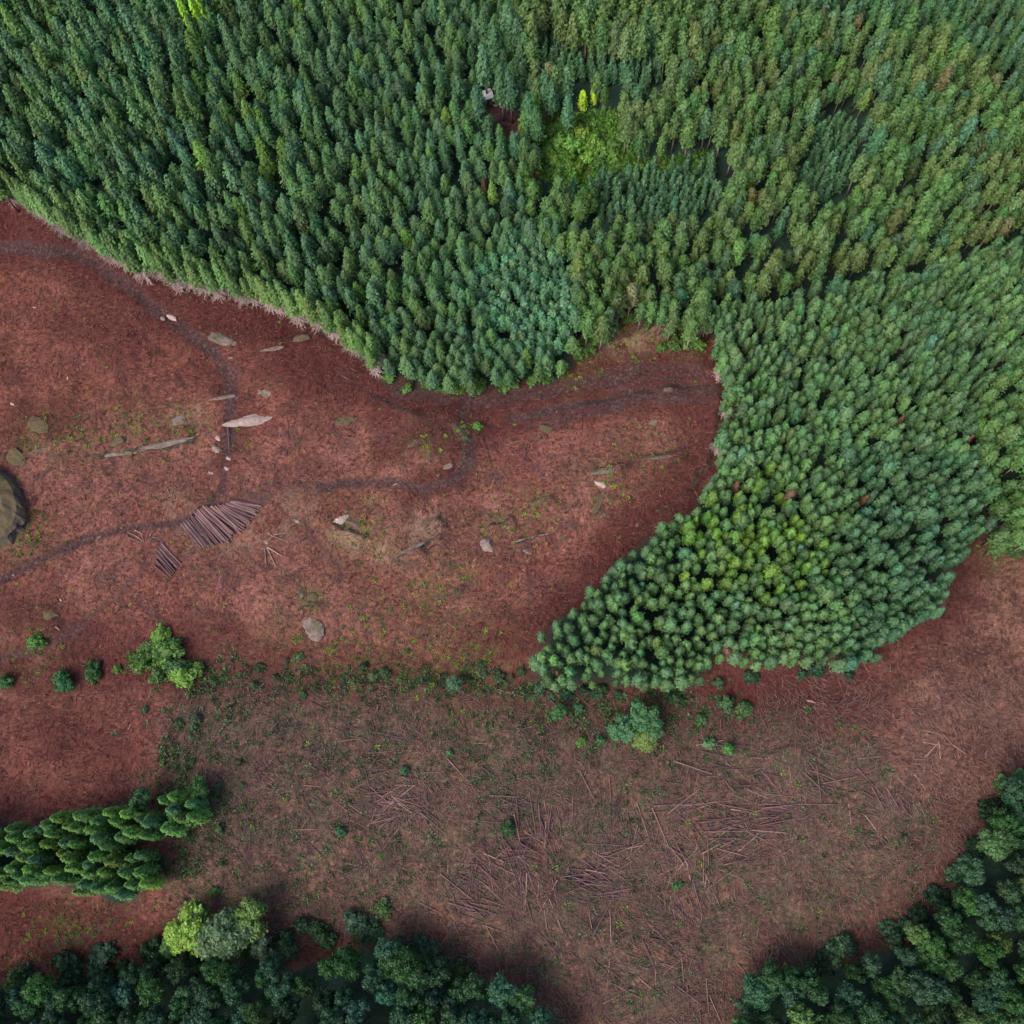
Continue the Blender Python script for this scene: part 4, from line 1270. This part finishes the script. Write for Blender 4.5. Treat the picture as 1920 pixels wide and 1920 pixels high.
outcrop()
rock(55, 785, 95, 808, 26, 'dark', "dark rock above the huge outcrop, upper of two", hz=.6)
rock(15, 850, 55, 868, 28, 'dark', "dark rock just above the huge outcrop, lower of two", hz=.6)
rock(60, 848, 92, 838, 8, 'rock', "thin grey ledge right of the two dark rocks", "rock_ledge")
rock(150, 856, 262, 842, 11, 'rock', "long low mossy ledge on the left slope, left half", "rock_ledge", hz=.8)
rock(255, 843, 372, 822, 13, 'rock', "long low mossy ledge on the left slope, right half", "rock_ledge", hz=.8)
rock(205, 838, 235, 822, 16, 'dark', "dark rock behind the long mossy ledge")
rock(325, 795, 355, 780, 22, 'rock', "grey rocky patch above the right end of the mossy ledge", "rock_slab", sink=.5, hz=.5)
rock(395, 750, 440, 742, 8, 'rock', "thin ledge at the left side of the track", "rock_ledge")
rock(622, 985, 650, 968, 18, 'pale', "grey rock at the upper left of the mossy mound")
rock(650, 978, 680, 990, 10, 'rock', "thin grey rock right of the one on the mossy mound")
rock(790, 985, 822, 968, 14, 'dark', "dark rock on the upper right rim of the mossy mound")
rock(735, 1050, 800, 1018, 10, 'rock', "curved ledge along the lower rim of the mossy mound", "rock_ledge")
rock(775, 1022, 828, 1002, 7, 'rock', "thin ledge at the right end of the mossy mound", "rock_ledge")
rock(908, 988, 965, 966, 13, 'dark', "dark mossy ledge left of centre on the clearing", "rock_ledge")
rock(990, 950, 1038, 930, 12, 'dark', "dark mossy ledge right of its twin on the clearing", "rock_ledge")
rock(960, 1018, 1035, 1000, 7, 'rock', "thin ledge beside the white boulder", "rock_ledge")
rock(1105, 893, 1165, 878, 12, 'rock', "grey ledge above the tilted pinkish rock", "rock_ledge")
rock(1112, 968, 1130, 925, 13, 'dark', "dark mossy ledge running downhill on the right clearing", "rock_ledge")
rock(1195, 865, 1290, 852, 8, 'rock', "thin mossy ledge close to the curved track", "rock_ledge")
rock(1008, 803, 1048, 806, 14, 'dark', "flat dark slab beside the upper track", "rock_slab", sink=.5)
rock(1215, 795, 1232, 787, 11, 'rock', "small grey rock on the upper right clearing")
rock(1245, 735, 1262, 728, 12, 'rock', "small pale rock near the head of the curved track")
rock(300, 595, 312, 601, 9, 'pale', "small pale rock on the upper track, left of pair")
rock(313, 588, 332, 602, 11, 'pale', "pale flat rock on the upper track, right of pair")
rock(762, 838, 790, 826, 10, 'dark', "dark rock on the looped mound, left one")
rock(826, 878, 848, 872, 12, 'rock', "grey rock on the looped mound, right one")
rock(490, 660, 535, 650, 9, 'rock', "thin grey ledge below the upper stand", "rock_ledge")
rock(545, 640, 585, 632, 12, 'dark', "dark ledge under the edge of the upper stand", "rock_ledge")
rock(480, 733, 520, 738, 18, 'rock', "low greyish rock patch right of the track", "rock_slab", sink=.55, hz=.5)
rock(620, 795, 665, 780, 22, 'dark', "dark half-buried rock above the looped track", sink=.55, hz=.5)
rock(80, 1160, 108, 1150, 22, 'dark', "dark rock low at the left near the bright weeds", sink=.5, hz=.6)
rock(550, 975, 562, 980, 8, 'pale', "small pinkish rock right of the log fan")
for k in range(40):
    px_, py_ = G.uniform(0, 1300), G.uniform(480, 1260)
    if inside(px_, py_, WEDGE) or inside(px_, py_, LEFT) or sd_poly(np.array(px_), np.array(py_), WEDGE) < 20 or py_ < 520 + px_ * .2: continue
    w = G.uniform(2.5, 6); an = G.uniform(0, 3.14)
    rock(px_ - math.cos(an) * w, py_ - math.sin(an) * w * .8, px_ + math.cos(an) * w, py_ + math.sin(an) * w * .8, w * G.uniform(.8, 1.4), ('rock', 'rock', 'dark', 'pale')[G.integers(4)],
         "small stone lying loose on the red clearing", "stone")["group"] = "loose stones of the red clearing"

# ------------------------------------------------------------------ logs
def log_mesh(seed, mat, taper=.7):
    mb = MB(); g = np.random.default_rng(seed)
    pts = []; rad = []
    for k in range(5):
        t = k / 4
        pts.append((t - .5, g.normal(0, .004), g.normal(0, .004))); rad.append(.5 * (1 - (1 - taper) * t) * g.uniform(.95, 1.05))
    mb.tube(pts, [1] * 5, 7, 0, True, 1)
    v = mb.v[0]
    for k in range(5):
        v[k * 7:(k + 1) * 7, 1:] *= rad[k] ; 
    return mb.mesh("log", [mat, CUT])


def log_mesh2(seed, mat, taper=.6):
    mb = MB(); g = np.random.default_rng(seed); vs = []; fs = []; seg = 7; n = 6
    for k in range(n):
        t = k / (n - 1); r = (1 - (1 - taper) * t) * g.uniform(.93, 1.06)
        oy, oz = g.normal(0, .12), g.normal(0, .06)
        for q in range(seg):
            a = 2 * math.pi * q / seg
            vs.append((t - .5, oy + math.cos(a) * r, oz + math.sin(a) * r))
    for k in range(n - 1):
        for q in range(seg):
            fs.append((k * seg + q, (k + 1) * seg + q, (k + 1) * seg + (q + 1) % seg, k * seg + (q + 1) % seg))
    mb.add(vs, fs, 0, True)
    mb.add(vs[:seg], [tuple(range(seg))], 1); mb.add(vs[-seg:], [tuple(range(seg))[::-1]], 1)
    return mb.mesh("log", [mat, CUT])


LOGS = {'bark': [log_mesh2(40 + i, LOGBARK) for i in range(4)], 'pale': [log_mesh2(50 + i, LOGPALE) for i in range(4)]}


def log(x0, y0, x1, y1, rad, kind, label, group, name="log", lift=0.0):
    a = at(x0, y0); b = at(x1, y1)
    A = Vector((a[0], a[1], a[2] + rad * .6 + lift)); B = Vector((b[0], b[1], b[2] + rad * .6 + lift))
    d = B - A
    o = link(name, random.choice(LOGS[kind]))
    o.location = (A + B) / 2
    q = d.to_track_quat('X', 'Z'); o.rotation_mode = 'QUATERNION'; o.rotation_quaternion = q
    o.scale = (d.length, rad, rad)
    tag(o, label, 'log', group)
    return o


def zz(p): return (240 + p[0] / 6, 900 + p[1] / 6)
def lerp_poly(P, t):
    P = np.array(P, float); s = np.linspace(0, 1, len(P))
    return np.interp(t, s, P[:, 0]), np.interp(t, s, P[:, 1])
S0 = [(600, 500), (700, 450), (790, 350), (880, 300), (1020, 300), (1130, 265), (1210, 235)]
E0 = [(850, 770), (900, 740), (1130, 690), (1220, 590), (1340, 510), (1440, 390), (1495, 285)]
nL = 58
for k in range(nL):
    t = (k + G.uniform(-.25, .25)) / (nL - 1); t = min(max(t, 0), 1)
    s = lerp_poly(S0, t); e = lerp_poly(E0, t)
    s = (s[0] + G.normal(0, 18), s[1] + G.normal(0, 8)); e = (e[0] + G.normal(0, 26), e[1] + G.normal(0, 10))
    log(*zz(s), *zz(e), G.uniform(.27, .34), 'bark', "long purplish brown log in the big fan-shaped pile", 'logs of the fan-shaped pile', lift=(k % 3) * .09)
for k in range(4):
    t = G.uniform(.2, .9); s = lerp_poly(S0, t); e = lerp_poly(E0, t)
    log(*zz((s[0] + G.normal(0, 30), s[1])), *zz((e[0] + G.normal(0, 30), e[1] + 10)), .17, 'pale', "pale peeled log lying on top of the fan-shaped pile", 'logs of the fan-shaped pile', lift=.55)
for k in range(11):
    t = k / 10
    s = (300 + 90 * t + G.normal(0, 8), 960 - 270 * t ** .6 + G.normal(0, 14)); e = (470 + 130 * t + G.normal(0, 10), 1110 - 180 * t + G.normal(0, 14))
    log(*zz(s), *zz(e), G.uniform(.18, .25), 'bark', "dark log in the narrow pile below the track", 'logs of the narrow pile', lift=(k % 2) * .16)
for s, e in (((80, 565), (170, 610)), ((0, 590), (140, 650)), ((150, 600), (180, 700)), ((20, 650), (160, 710)), ((200, 670), (245, 565)), ((240, 640), (280, 580)),
             ((225, 690), (375, 670)), ((280, 640), (370, 670)), ((-10, 630), (90, 680)), ((60, 610), (165, 690))):
    log(*zz(s), *zz(e), .16, 'bark' if G.random() < .6 else 'pale', "short jumbled log above the narrow pile", 'short logs above the narrow pile')
for s, e in (((1540, 770), (1560, 970)), ((1565, 760), (1665, 970)), ((1570, 755), (1740, 860)), ((1490, 770), (1570, 780)), ((1580, 600), (1640, 640)), ((1570, 700), (1680, 580)), ((1620, 630), (1800, 690)), ((1640, 620), (1790, 590))):
    log(*zz(s), *zz(e), .17, 'pale', "pale bare branch in the star-shaped scatter right of the log fan", 'branches right of the log fan', "branch")
log(1513, 1313, 1530, 1318, .24, 'pale', "single pale orange log section under the lower edge of the wedge", None)
log(241, 1368, 247, 1356, .16, 'pale', "single yellowish log end on the red slope at the left", None)
log(105, 1175, 113, 1181, .26, 'pale', "pale sawn stump end on the lower left track", None)
log(318, 840, 332, 845, .1, 'pale', "thin pale branch under the mossy ledge", None, "branch")
log(314, 917, 322, 936, .1, 'pale', "thin pale branch above the log fan", None, "branch")
log(427, 790, 430, 850, .12, 'bark', "long dark pole beside the track near the pink slab", None)
P3 = lambda p: (1280 + p[0] / 3, 1280 + p[1] / 3)
for s, e in (((1350, 335), (1440, 350)), ((1360, 420), (1440, 335)), ((1375, 410), (1425, 350)), ((1350, 265), (1450, 290)), ((1465, 290), (1520, 350)), ((1300, 430), (1370, 432)),
             ((1300, 455), (1375, 460)), ((1440, 330), (1450, 430)), ((1520, 350), (1590, 400)), ((1300, 510), (1365, 600)), ((1220, 545), (1270, 600))):
    log(*P3(s), *P3(e), .15, 'pale', "pale bare trunk lying crossed on the far right slope", 'crossed pale trunks on the right slope')
# fallen poles on the lower slope, in loosely aligned bundles
BUND = [(760, 1500, 30, 22), (730, 1470, -20, 10), (750, 1520, -45, 8), (930, 1500, 15, 9), (1010, 1545, 80, 14), (1100, 1520, 85, 7), (960, 1600, 20, 10), (960, 1620, 80, 8), (900, 1640, 30, 9),
        (1120, 1650, -8, 16), (1130, 1640, 20, 8), (1150, 1720, -75, 6), (1165, 1590, -5, 8), (1010, 1690, 80, 10), (900, 1690, 15, 9), (880, 1640, -70, 8), (1210, 1570, 85, 8), (1270, 1520, -15, 8),
        (1290, 1590, 60, 8), (1370, 1540, 5, 12), (1440, 1530, 8, 12), (1360, 1430, 5, 8), (1430, 1550, -20, 8), (1320, 1640, -70, 8), (1300, 1700, 60, 8), (1380, 1590, -40, 8), (1450, 1470, 40, 5),
        (1500, 1500, 15, 8), (1530, 1470, 40, 6), (1640, 1510, 60, 7), (1660, 1420, -30, 7), (1240, 1780, 45, 10), (1190, 1840, 35, 8), (1300, 1850, 60, 6), (1060, 1760, 80, 8), (830, 1750, 60, 8),
        (560, 1450, 0, 8), (660, 1520, 40, 8), (600, 1400, -30, 8), (660, 1600, 60, 8), (560, 1560, -40, 6), (820, 1440, 25, 8), (1040, 1320, 5, 7), (480, 1510, 10, 7), (1110, 1870, 50, 6), (700, 1380, 20, 6)]
nlog = 0
for bx, by, an, n in BUND:
    for k in range(n):
        if nlog >= 290: break
        a = R(an + G.normal(0, 16)); ln = G.uniform(16, 42)
        cx, cy = bx + G.normal(0, 24), by + G.normal(0, 18)
        kd = 'pale' if G.random() < .17 else 'bark'
        log(cx - math.cos(a) * ln, cy - math.sin(a) * ln, cx + math.cos(a) * ln, cy + math.sin(a) * ln, G.uniform(.08, .135), kd,
            ("pale stripped" if kd == 'pale' else "purplish brown") + " pole in the scatter of fallen poles on the brown lower slope", 'fallen poles of the lower slope', "pole", lift=G.uniform(0, .35))
        nlog += 1

# slash: nobody could count these sticks
def sticks(px, py, g, lmin, lmax, rmin, rmax, mats_p, spread):
    x, y, z = at_many(px, py); n = len(x)
    a = vnoise(x / 6, y / 6, 5) * 6 + g.normal(0, spread, n)
    ln = g.uniform(lmin, lmax, n) * np.where(g.random(n) < .12, 1.9, 1.0); r = g.uniform(rmin, rmax, n)
    d = np.stack([np.cos(a), np.sin(a), g.normal(0, .12, n)], -1)
    sd = np.stack([-np.sin(a), np.cos(a), np.zeros(n)], -1)
    c = np.stack([x, y, z + g.uniform(.02, .28, n)], -1)
    P0 = c - d * (ln / 2)[:, None]; P1 = c + d * (ln / 2)[:, None]
    up = np.array([0, 0, 1.0])
    R_ = r[:, None]
    V = np.stack([P0 + sd * R_, P0 - sd * R_, P0 + up * R_ * 1.4, P1 + sd * R_ * .5, P1 - sd * R_ * .5, P1 + up * R_ * .7], 1).reshape(-1, 3)
    b = np.arange(n)[:, None] * 6
    Fq = np.concatenate([b + np.array([[0, 2, 5, 3]]), b + np.array([[2, 1, 4, 5]]), b + np.array([[1, 0, 3, 4]])], 0)
    m = (g.random(n) > mats_p).astype(int)
    return V, Fq, np.concatenate([m, m, m])


def slash():
    g = np.random.default_rng(61)
    mb = MB()
    n = 90000
    px, py = g.uniform(230, 1925, n), g.uniform(1250, 1925, n)
    k = inside(px, py, LOWER) | ((px > 1420) & (g.random(n) < .8))
    for p in (SOUTHEAST, SOUTH, WEDGE, GROVE, EAST): k &= ~inside(px, py, p)
    k &= vnoise(px / 60, py / 60, 9) > g.random(n) * .75
    px, py = px[k][:30000], py[k][:30000]
    V, Fq, m = sticks(px, py, g, .4, 1.7, .028, .065, .62, .6)
    mb.v.append(V); mb.n += len(V); mb.f += Fq.tolist(); mb.m += m.tolist(); mb.s += [False] * len(Fq)
    # further fallen poles, past counting
    B = np.array([(b_[0], b_[1], b_[2]) for b_ in BUND], float)
    q = g.integers(0, len(B), 620)
    px = B[q, 0] + g.normal(0, 42, 620); py = B[q, 1] + g.normal(0, 34, 620); an = np.radians(B[q, 2] + g.normal(0, 30, 620)); hl = g.uniform(12, 34, 620)
    k = inside(px, py, LOWER) & ~inside(px, py, SOUTH) & ~inside(px, py, SOUTHEAST)
    px, py, an, hl = px[k], py[k], an[k], hl[k]
    ax, ay, az_ = at_many(px - np.cos(an) * hl, py - np.sin(an) * hl); bx, by, bz = at_many(px + np.cos(an) * hl, py + np.sin(an) * hl)
    for i in range(len(px)):
        r_ = g.uniform(.055, .10); lf_ = g.uniform(.05, .3)
        mb.tube([(ax[i], ay[i], az_[i] + lf_), (bx[i], by[i], bz[i] + lf_)], [r_, r_ * .55], 5, 4 if g.random() < .8 else 1, False)
    px, py = g.uniform(-10, 1340, n), g.uniform(400, 1840, n)
    k = (py < 1300) | ((px < 330) & (py < 1540)) | ((px < 330) & (py > 1685))
    k &= ~inside(px, py, SOUTH)
    for p, mg in ((LEFT, 4), (OLIVE, 0), (WEDGE, 4)): k &= sd_poly(px, py, p) > mg
    road = np.zeros(n)
    for l, w_, s_ in TRACKS: road = np.maximum(road, np.clip(1.3 - seg_dist(px, py, l) / w_, 0, 1) * s_)
    k &= road < .3
    k &= (vnoise(px / 26, py / 26, 12) * .6 + vnoise(px / 90, py / 90, 14) * .4) > g.random(n) * .8
    px, py = px[k][:19000], py[k][:19000]
    V, Fq, m = sticks(px, py, g, .25, .8, .030, .070, .55, 1.3)
    Fq = Fq + mb.n
    mb.v.append(V); mb.n += len(V); mb.f += Fq.tolist(); mb.m += (m * 3 + (1 - m) * 2).tolist(); mb.s += [False] * len(Fq)
    o = link("slash", mb.mesh("slash", [STICK, LOGPALE, LITDARK, LITPALE, LOGBARK]))
    tag(o, "litter of cut twigs and bark strewn over the cleared ground", "slash", None, "stuff")


LITDARK = make_plain("dark_litter", (.045, .018, .02), (.10, .038, .035), .4)
LITPALE = make_plain("pale_litter", (.22, .095, .075), (.36, .18, .14), .4)
slash()


def weeds():
    """small tufts and seedlings"""
    tu = []
    for i in range(5):
        mb = MB(); g = np.random.default_rng(60 + i); n = 26
        nn = unit(g.normal(0, 1, (n, 3)) * np.array([1, 1, .4]) + np.array([0, 0, .5]))
        c = nn * np.array([1, 1, .8]) * (g.uniform(.15, .5, n))[:, None]
        u = unit(nn + g.normal(0, .4, (n, 3))); w = unit(np.cross(u, g.normal(0, 1, (n, 3))))
        s = g.uniform(.10, .24, n)
        mb.leaves(c, u * s[:, None], w * (s * .5)[:, None]); tu.append(mb.mesh("weed", [FOL]))
    coll = proto_collection("weed_kind", tu)
    g = np.random.default_rng(62)
    P = []; S = []; T = []
    def add(px_, py_, s, c):
        x, y, z = at(px_, py_)
        P.append((x, y, z)); S.append((s, s, s)); q = np.array(c) * g.uniform(.7, 1.25); T.append(q)
    YL = (.16, .22, .035); GR = (.07, .12, .04); GY = (.088, .105, .070); DK = (.045, .062, .036)
    for a, b, r, st in GREENS:
        for k in range(int(r * st * 1.2)):
            px_, py_ = g.normal(a, r * .5), g.normal(b, r * .4)
            if inside(px_, py_, WEDGE) or inside(px_, py_, LEFT): continue
            add(px_, py_, g.uniform(.4, 1.1), YL if g.random() < .45 else GR)
    for k in range(1500):
        px_, py_ = g.uniform(990, 1345), g.uniform(205, 355)
        if inside(px_, py_, GLADE) or (sd_poly(np.array(px_), np.array(py_), GLADE) < 14 and g.random() < .6):
            add(px_, py_, g.uniform(1.2, 3.4), (.075, .15, .035) if g.random() < .72 else (.12, .20, .045))
    for k in range(850):
        px_ = g.uniform(235, 1000); py_ = np.interp(px_, [235, 420, 700, 1000], [1243, 1264, 1276, 1288]) + g.normal(0, 15)
        if vnoise(np.array(px_ / 34), np.array(py_ / 22), 37) < .2 + .6 * g.random() or inside(px_, py_, WEDGE): continue
        add(px_, py_, g.uniform(.6, 1.9), (.075, .115, .042) if g.random() < (.5 if px_ < 460 else .2) else ((.058, .078, .044) if g.random() < .6 else (.040, .055, .034)))
    for k in range(900):
        px_, py_ = g.normal(350, 48), g.uniform(1290, 1640)
        if vnoise(np.array(px_ / 26), np.array(py_ / 26), 39) < .3 + .5 * g.random() or inside(px_, py_, GROVE): continue
        add(px_, py_, g.uniform(.6, 1.9), (.062, .098, .042) if g.random() < .4 else ((.075, .10, .065) if g.random() < .5 else (.038, .058, .032)))
    n = 0
    while n < 330:
        px_, py_ = g.uniform(0, 1330), g.uniform(480, 1270)
        if sd_poly(np.array(px_), np.array(py_), WEDGE) < 6 or sd_poly(np.array(px_), np.array(py_), LEFT) < 10 or sd_poly(np.array(px_), np.array(py_), OLIVE) < 0: continue
        add(px_, py_, g.uniform(.3, .85), YL if g.random() < .6 else GR); n += 1
    n = 0
    while n < 1700:
        px_, py_ = g.uniform(230, 1900), g.uniform(1260, 1915)
        if not inside(px_, py_, LOWER) or inside(px_, py_, SOUTH) or inside(px_, py_, SOUTHEAST): continue
        dens = vnoise(np.array(px_ / 45), np.array(py_ / 45), 19) + (.25 if px_ < 700 else 0)
        if dens < g.random() * .95: continue
        r = g.random()
        add(px_, py_, g.uniform(.45, 1.5), GY if r < .45 else (GR if r < .62 else (DK if r < .95 else YL))); n += 1
    n = 0
    while n < 900:
        px_, py_ = g.uniform(290, 1050) if g.random() < .7 else g.uniform(900, 1750), g.uniform(1265, 1660)
        if not inside(px_, py_, LOWER) or inside(px_, py_, WEDGE): continue
        if vnoise(np.array(px_ / 28), np.array(py_ / 28), 29) < .42 + .5 * g.random(): continue
        r = g.random()
        add(px_, py_, g.uniform(.5, 1.5), GY if r < .5 else ((.062, .085, .045) if r < .7 else DK)); n += 1
    for k in range(330):
        px_, py_ = g.normal(1180, 120), g.normal(1340, 34)
        if inside(px_, py_, WEDGE): continue
        add(px_, py_, g.uniform(.6, 2.0), (.055, .10, .042) if g.random() < .6 else DK)
    for k in range(300):   # red patch at the lower left
        px_, py_ = g.uniform(0, 320), g.uniform(1690, 1830)
        if g.random() < .5: add(px_, py_, g.uniform(.3, .9), YL if g.random() < .4 else GR)
    n = len(P)
    scatter_stuff("weeds", coll, P, np.stack([np.zeros(n), np.zeros(n), g.uniform(0, 6.28, n)], -1), S, T, g.integers(0, 5, n),
                  "small weeds and seedlings sprouting over the cleared ground", "weeds")


weeds()

# ------------------------------------------------------------------ hut
def hut():
    x, y, z = at(912, 190)
    root = link("hut", None); root.location = (x, y, z); root.rotation_euler = (0, 0, .35)
    tag(root, "small hut with a white metal roof in a dark gap of the tall cedars", "hut")
    w, d, h = 1.3, 1.1, 2.2
    mb = MB()
    v = [(-w, -d, -.3), (w, -d, -.3), (w, d, -.3), (-w, d, -.3), (-w, -d, h), (w, -d, h), (w, d, h), (-w, d, h), (-w, 0, h + .55), (w, 0, h + .55)]
    mb.add(v, [(0, 1, 5, 4), (1, 2, 6, 9, 5), (2, 3, 7, 6), (3, 0, 4, 8, 7)])
    link("wall", mb.mesh("wall", [WALLM]), root)
    rb = MB(); e = .25; t = .06
    for s in (-1, 1):
        a = [(-w - e, 0, h + .62), (w + e, 0, h + .62), (w + e, s * (d + e), h - .02), (-w - e, s * (d + e), h - .02)]
        b = [(p[0], p[1], p[2] - t) for p in a]
        rb.add(a + b, [(0, 1, 2, 3), (7, 6, 5, 4), (0, 4, 5, 1), (1, 5, 6, 2), (2, 6, 7, 3), (3, 7, 4, 0)])
    link("roof", rb.mesh("roof", [ROOF]), root)
    db = MB()
    db.add([(-.4, -d - .03, -.2), (.4, -d - .03, -.2), (.4, -d - .03, 1.75), (-.4, -d - .03, 1.75), (-.4, -d + .02, -.2), (.4, -d + .02, -.2), (.4, -d + .02, 1.75), (-.4, -d + .02, 1.75)],
           [(0, 1, 2, 3), (0, 4, 5, 1), (1, 5, 6, 2), (2, 6, 7, 3), (3, 7, 4, 0)])
    link("door", db.mesh("door", [BARK]), root)


hut()
rock(924, 197, 934, 199, 5, 'pale', "pale block lying beside the dirt track below the hut, left one", "stone")
rock(935, 200, 944, 202, 5, 'pale', "pale block lying beside the dirt track below the hut, right one", "stone")

# ------------------------------------------------------------------ daylight
SUN_EL, SUN_AZ = 52.0, 225.0        # soft light from the lower left of the picture
w = bpy.data.worlds.new("World"); scn.world = w; w.use_nodes = True
nt = w.node_tree
bg = nt.nodes["Background"]
sky = nt.nodes.new("ShaderNodeTexSky"); sky.sky_type = 'NISHITA'; sky.sun_disc = False
sky.sun_elevation = R(SUN_EL); sky.sun_rotation = R(SUN_AZ); sky.dust_density = 4.0; sky.air_density = 1.0; sky.ozone_density = 1.0
nt.links.new(sky.outputs[0], bg.inputs[0]); bg.inputs[1].default_value = .12
sd = bpy.data.lights.new("sun", 'SUN'); sd.energy = 1.3; sd.angle = R(28); sd.color = (1, .95, .88)
so = bpy.data.objects.new("sun", sd); COL.objects.link(so)
az = R(SUN_AZ); el = R(SUN_EL)
sdir = Vector((math.sin(az) * math.cos(el), math.cos(az) * math.cos(el), math.sin(el)))
so.rotation_euler = sdir.to_track_quat('Z', 'Y').to_euler(); so.location = sdir * 400

scn.view_settings.view_transform = 'Standard'
scn.view_settings.look = 'None'
scn.view_settings.gamma = 1.0
scn.view_settings.use_curve_mapping = False
scn.view_settings.exposure = 0.74
scn.render.engine = 'CYCLES'
scn.cycles.max_bounces = 5; scn.cycles.diffuse_bounces = 4; scn.cycles.transmission_bounces = 2
scn.cycles.use_denoising = True
scn.cycles.denoiser = 'OPENIMAGEDENOISE'
scn.cycles.denoising_input_passes = 'RGB_ALBEDO_NORMAL'
print("objects", len(scn.objects))
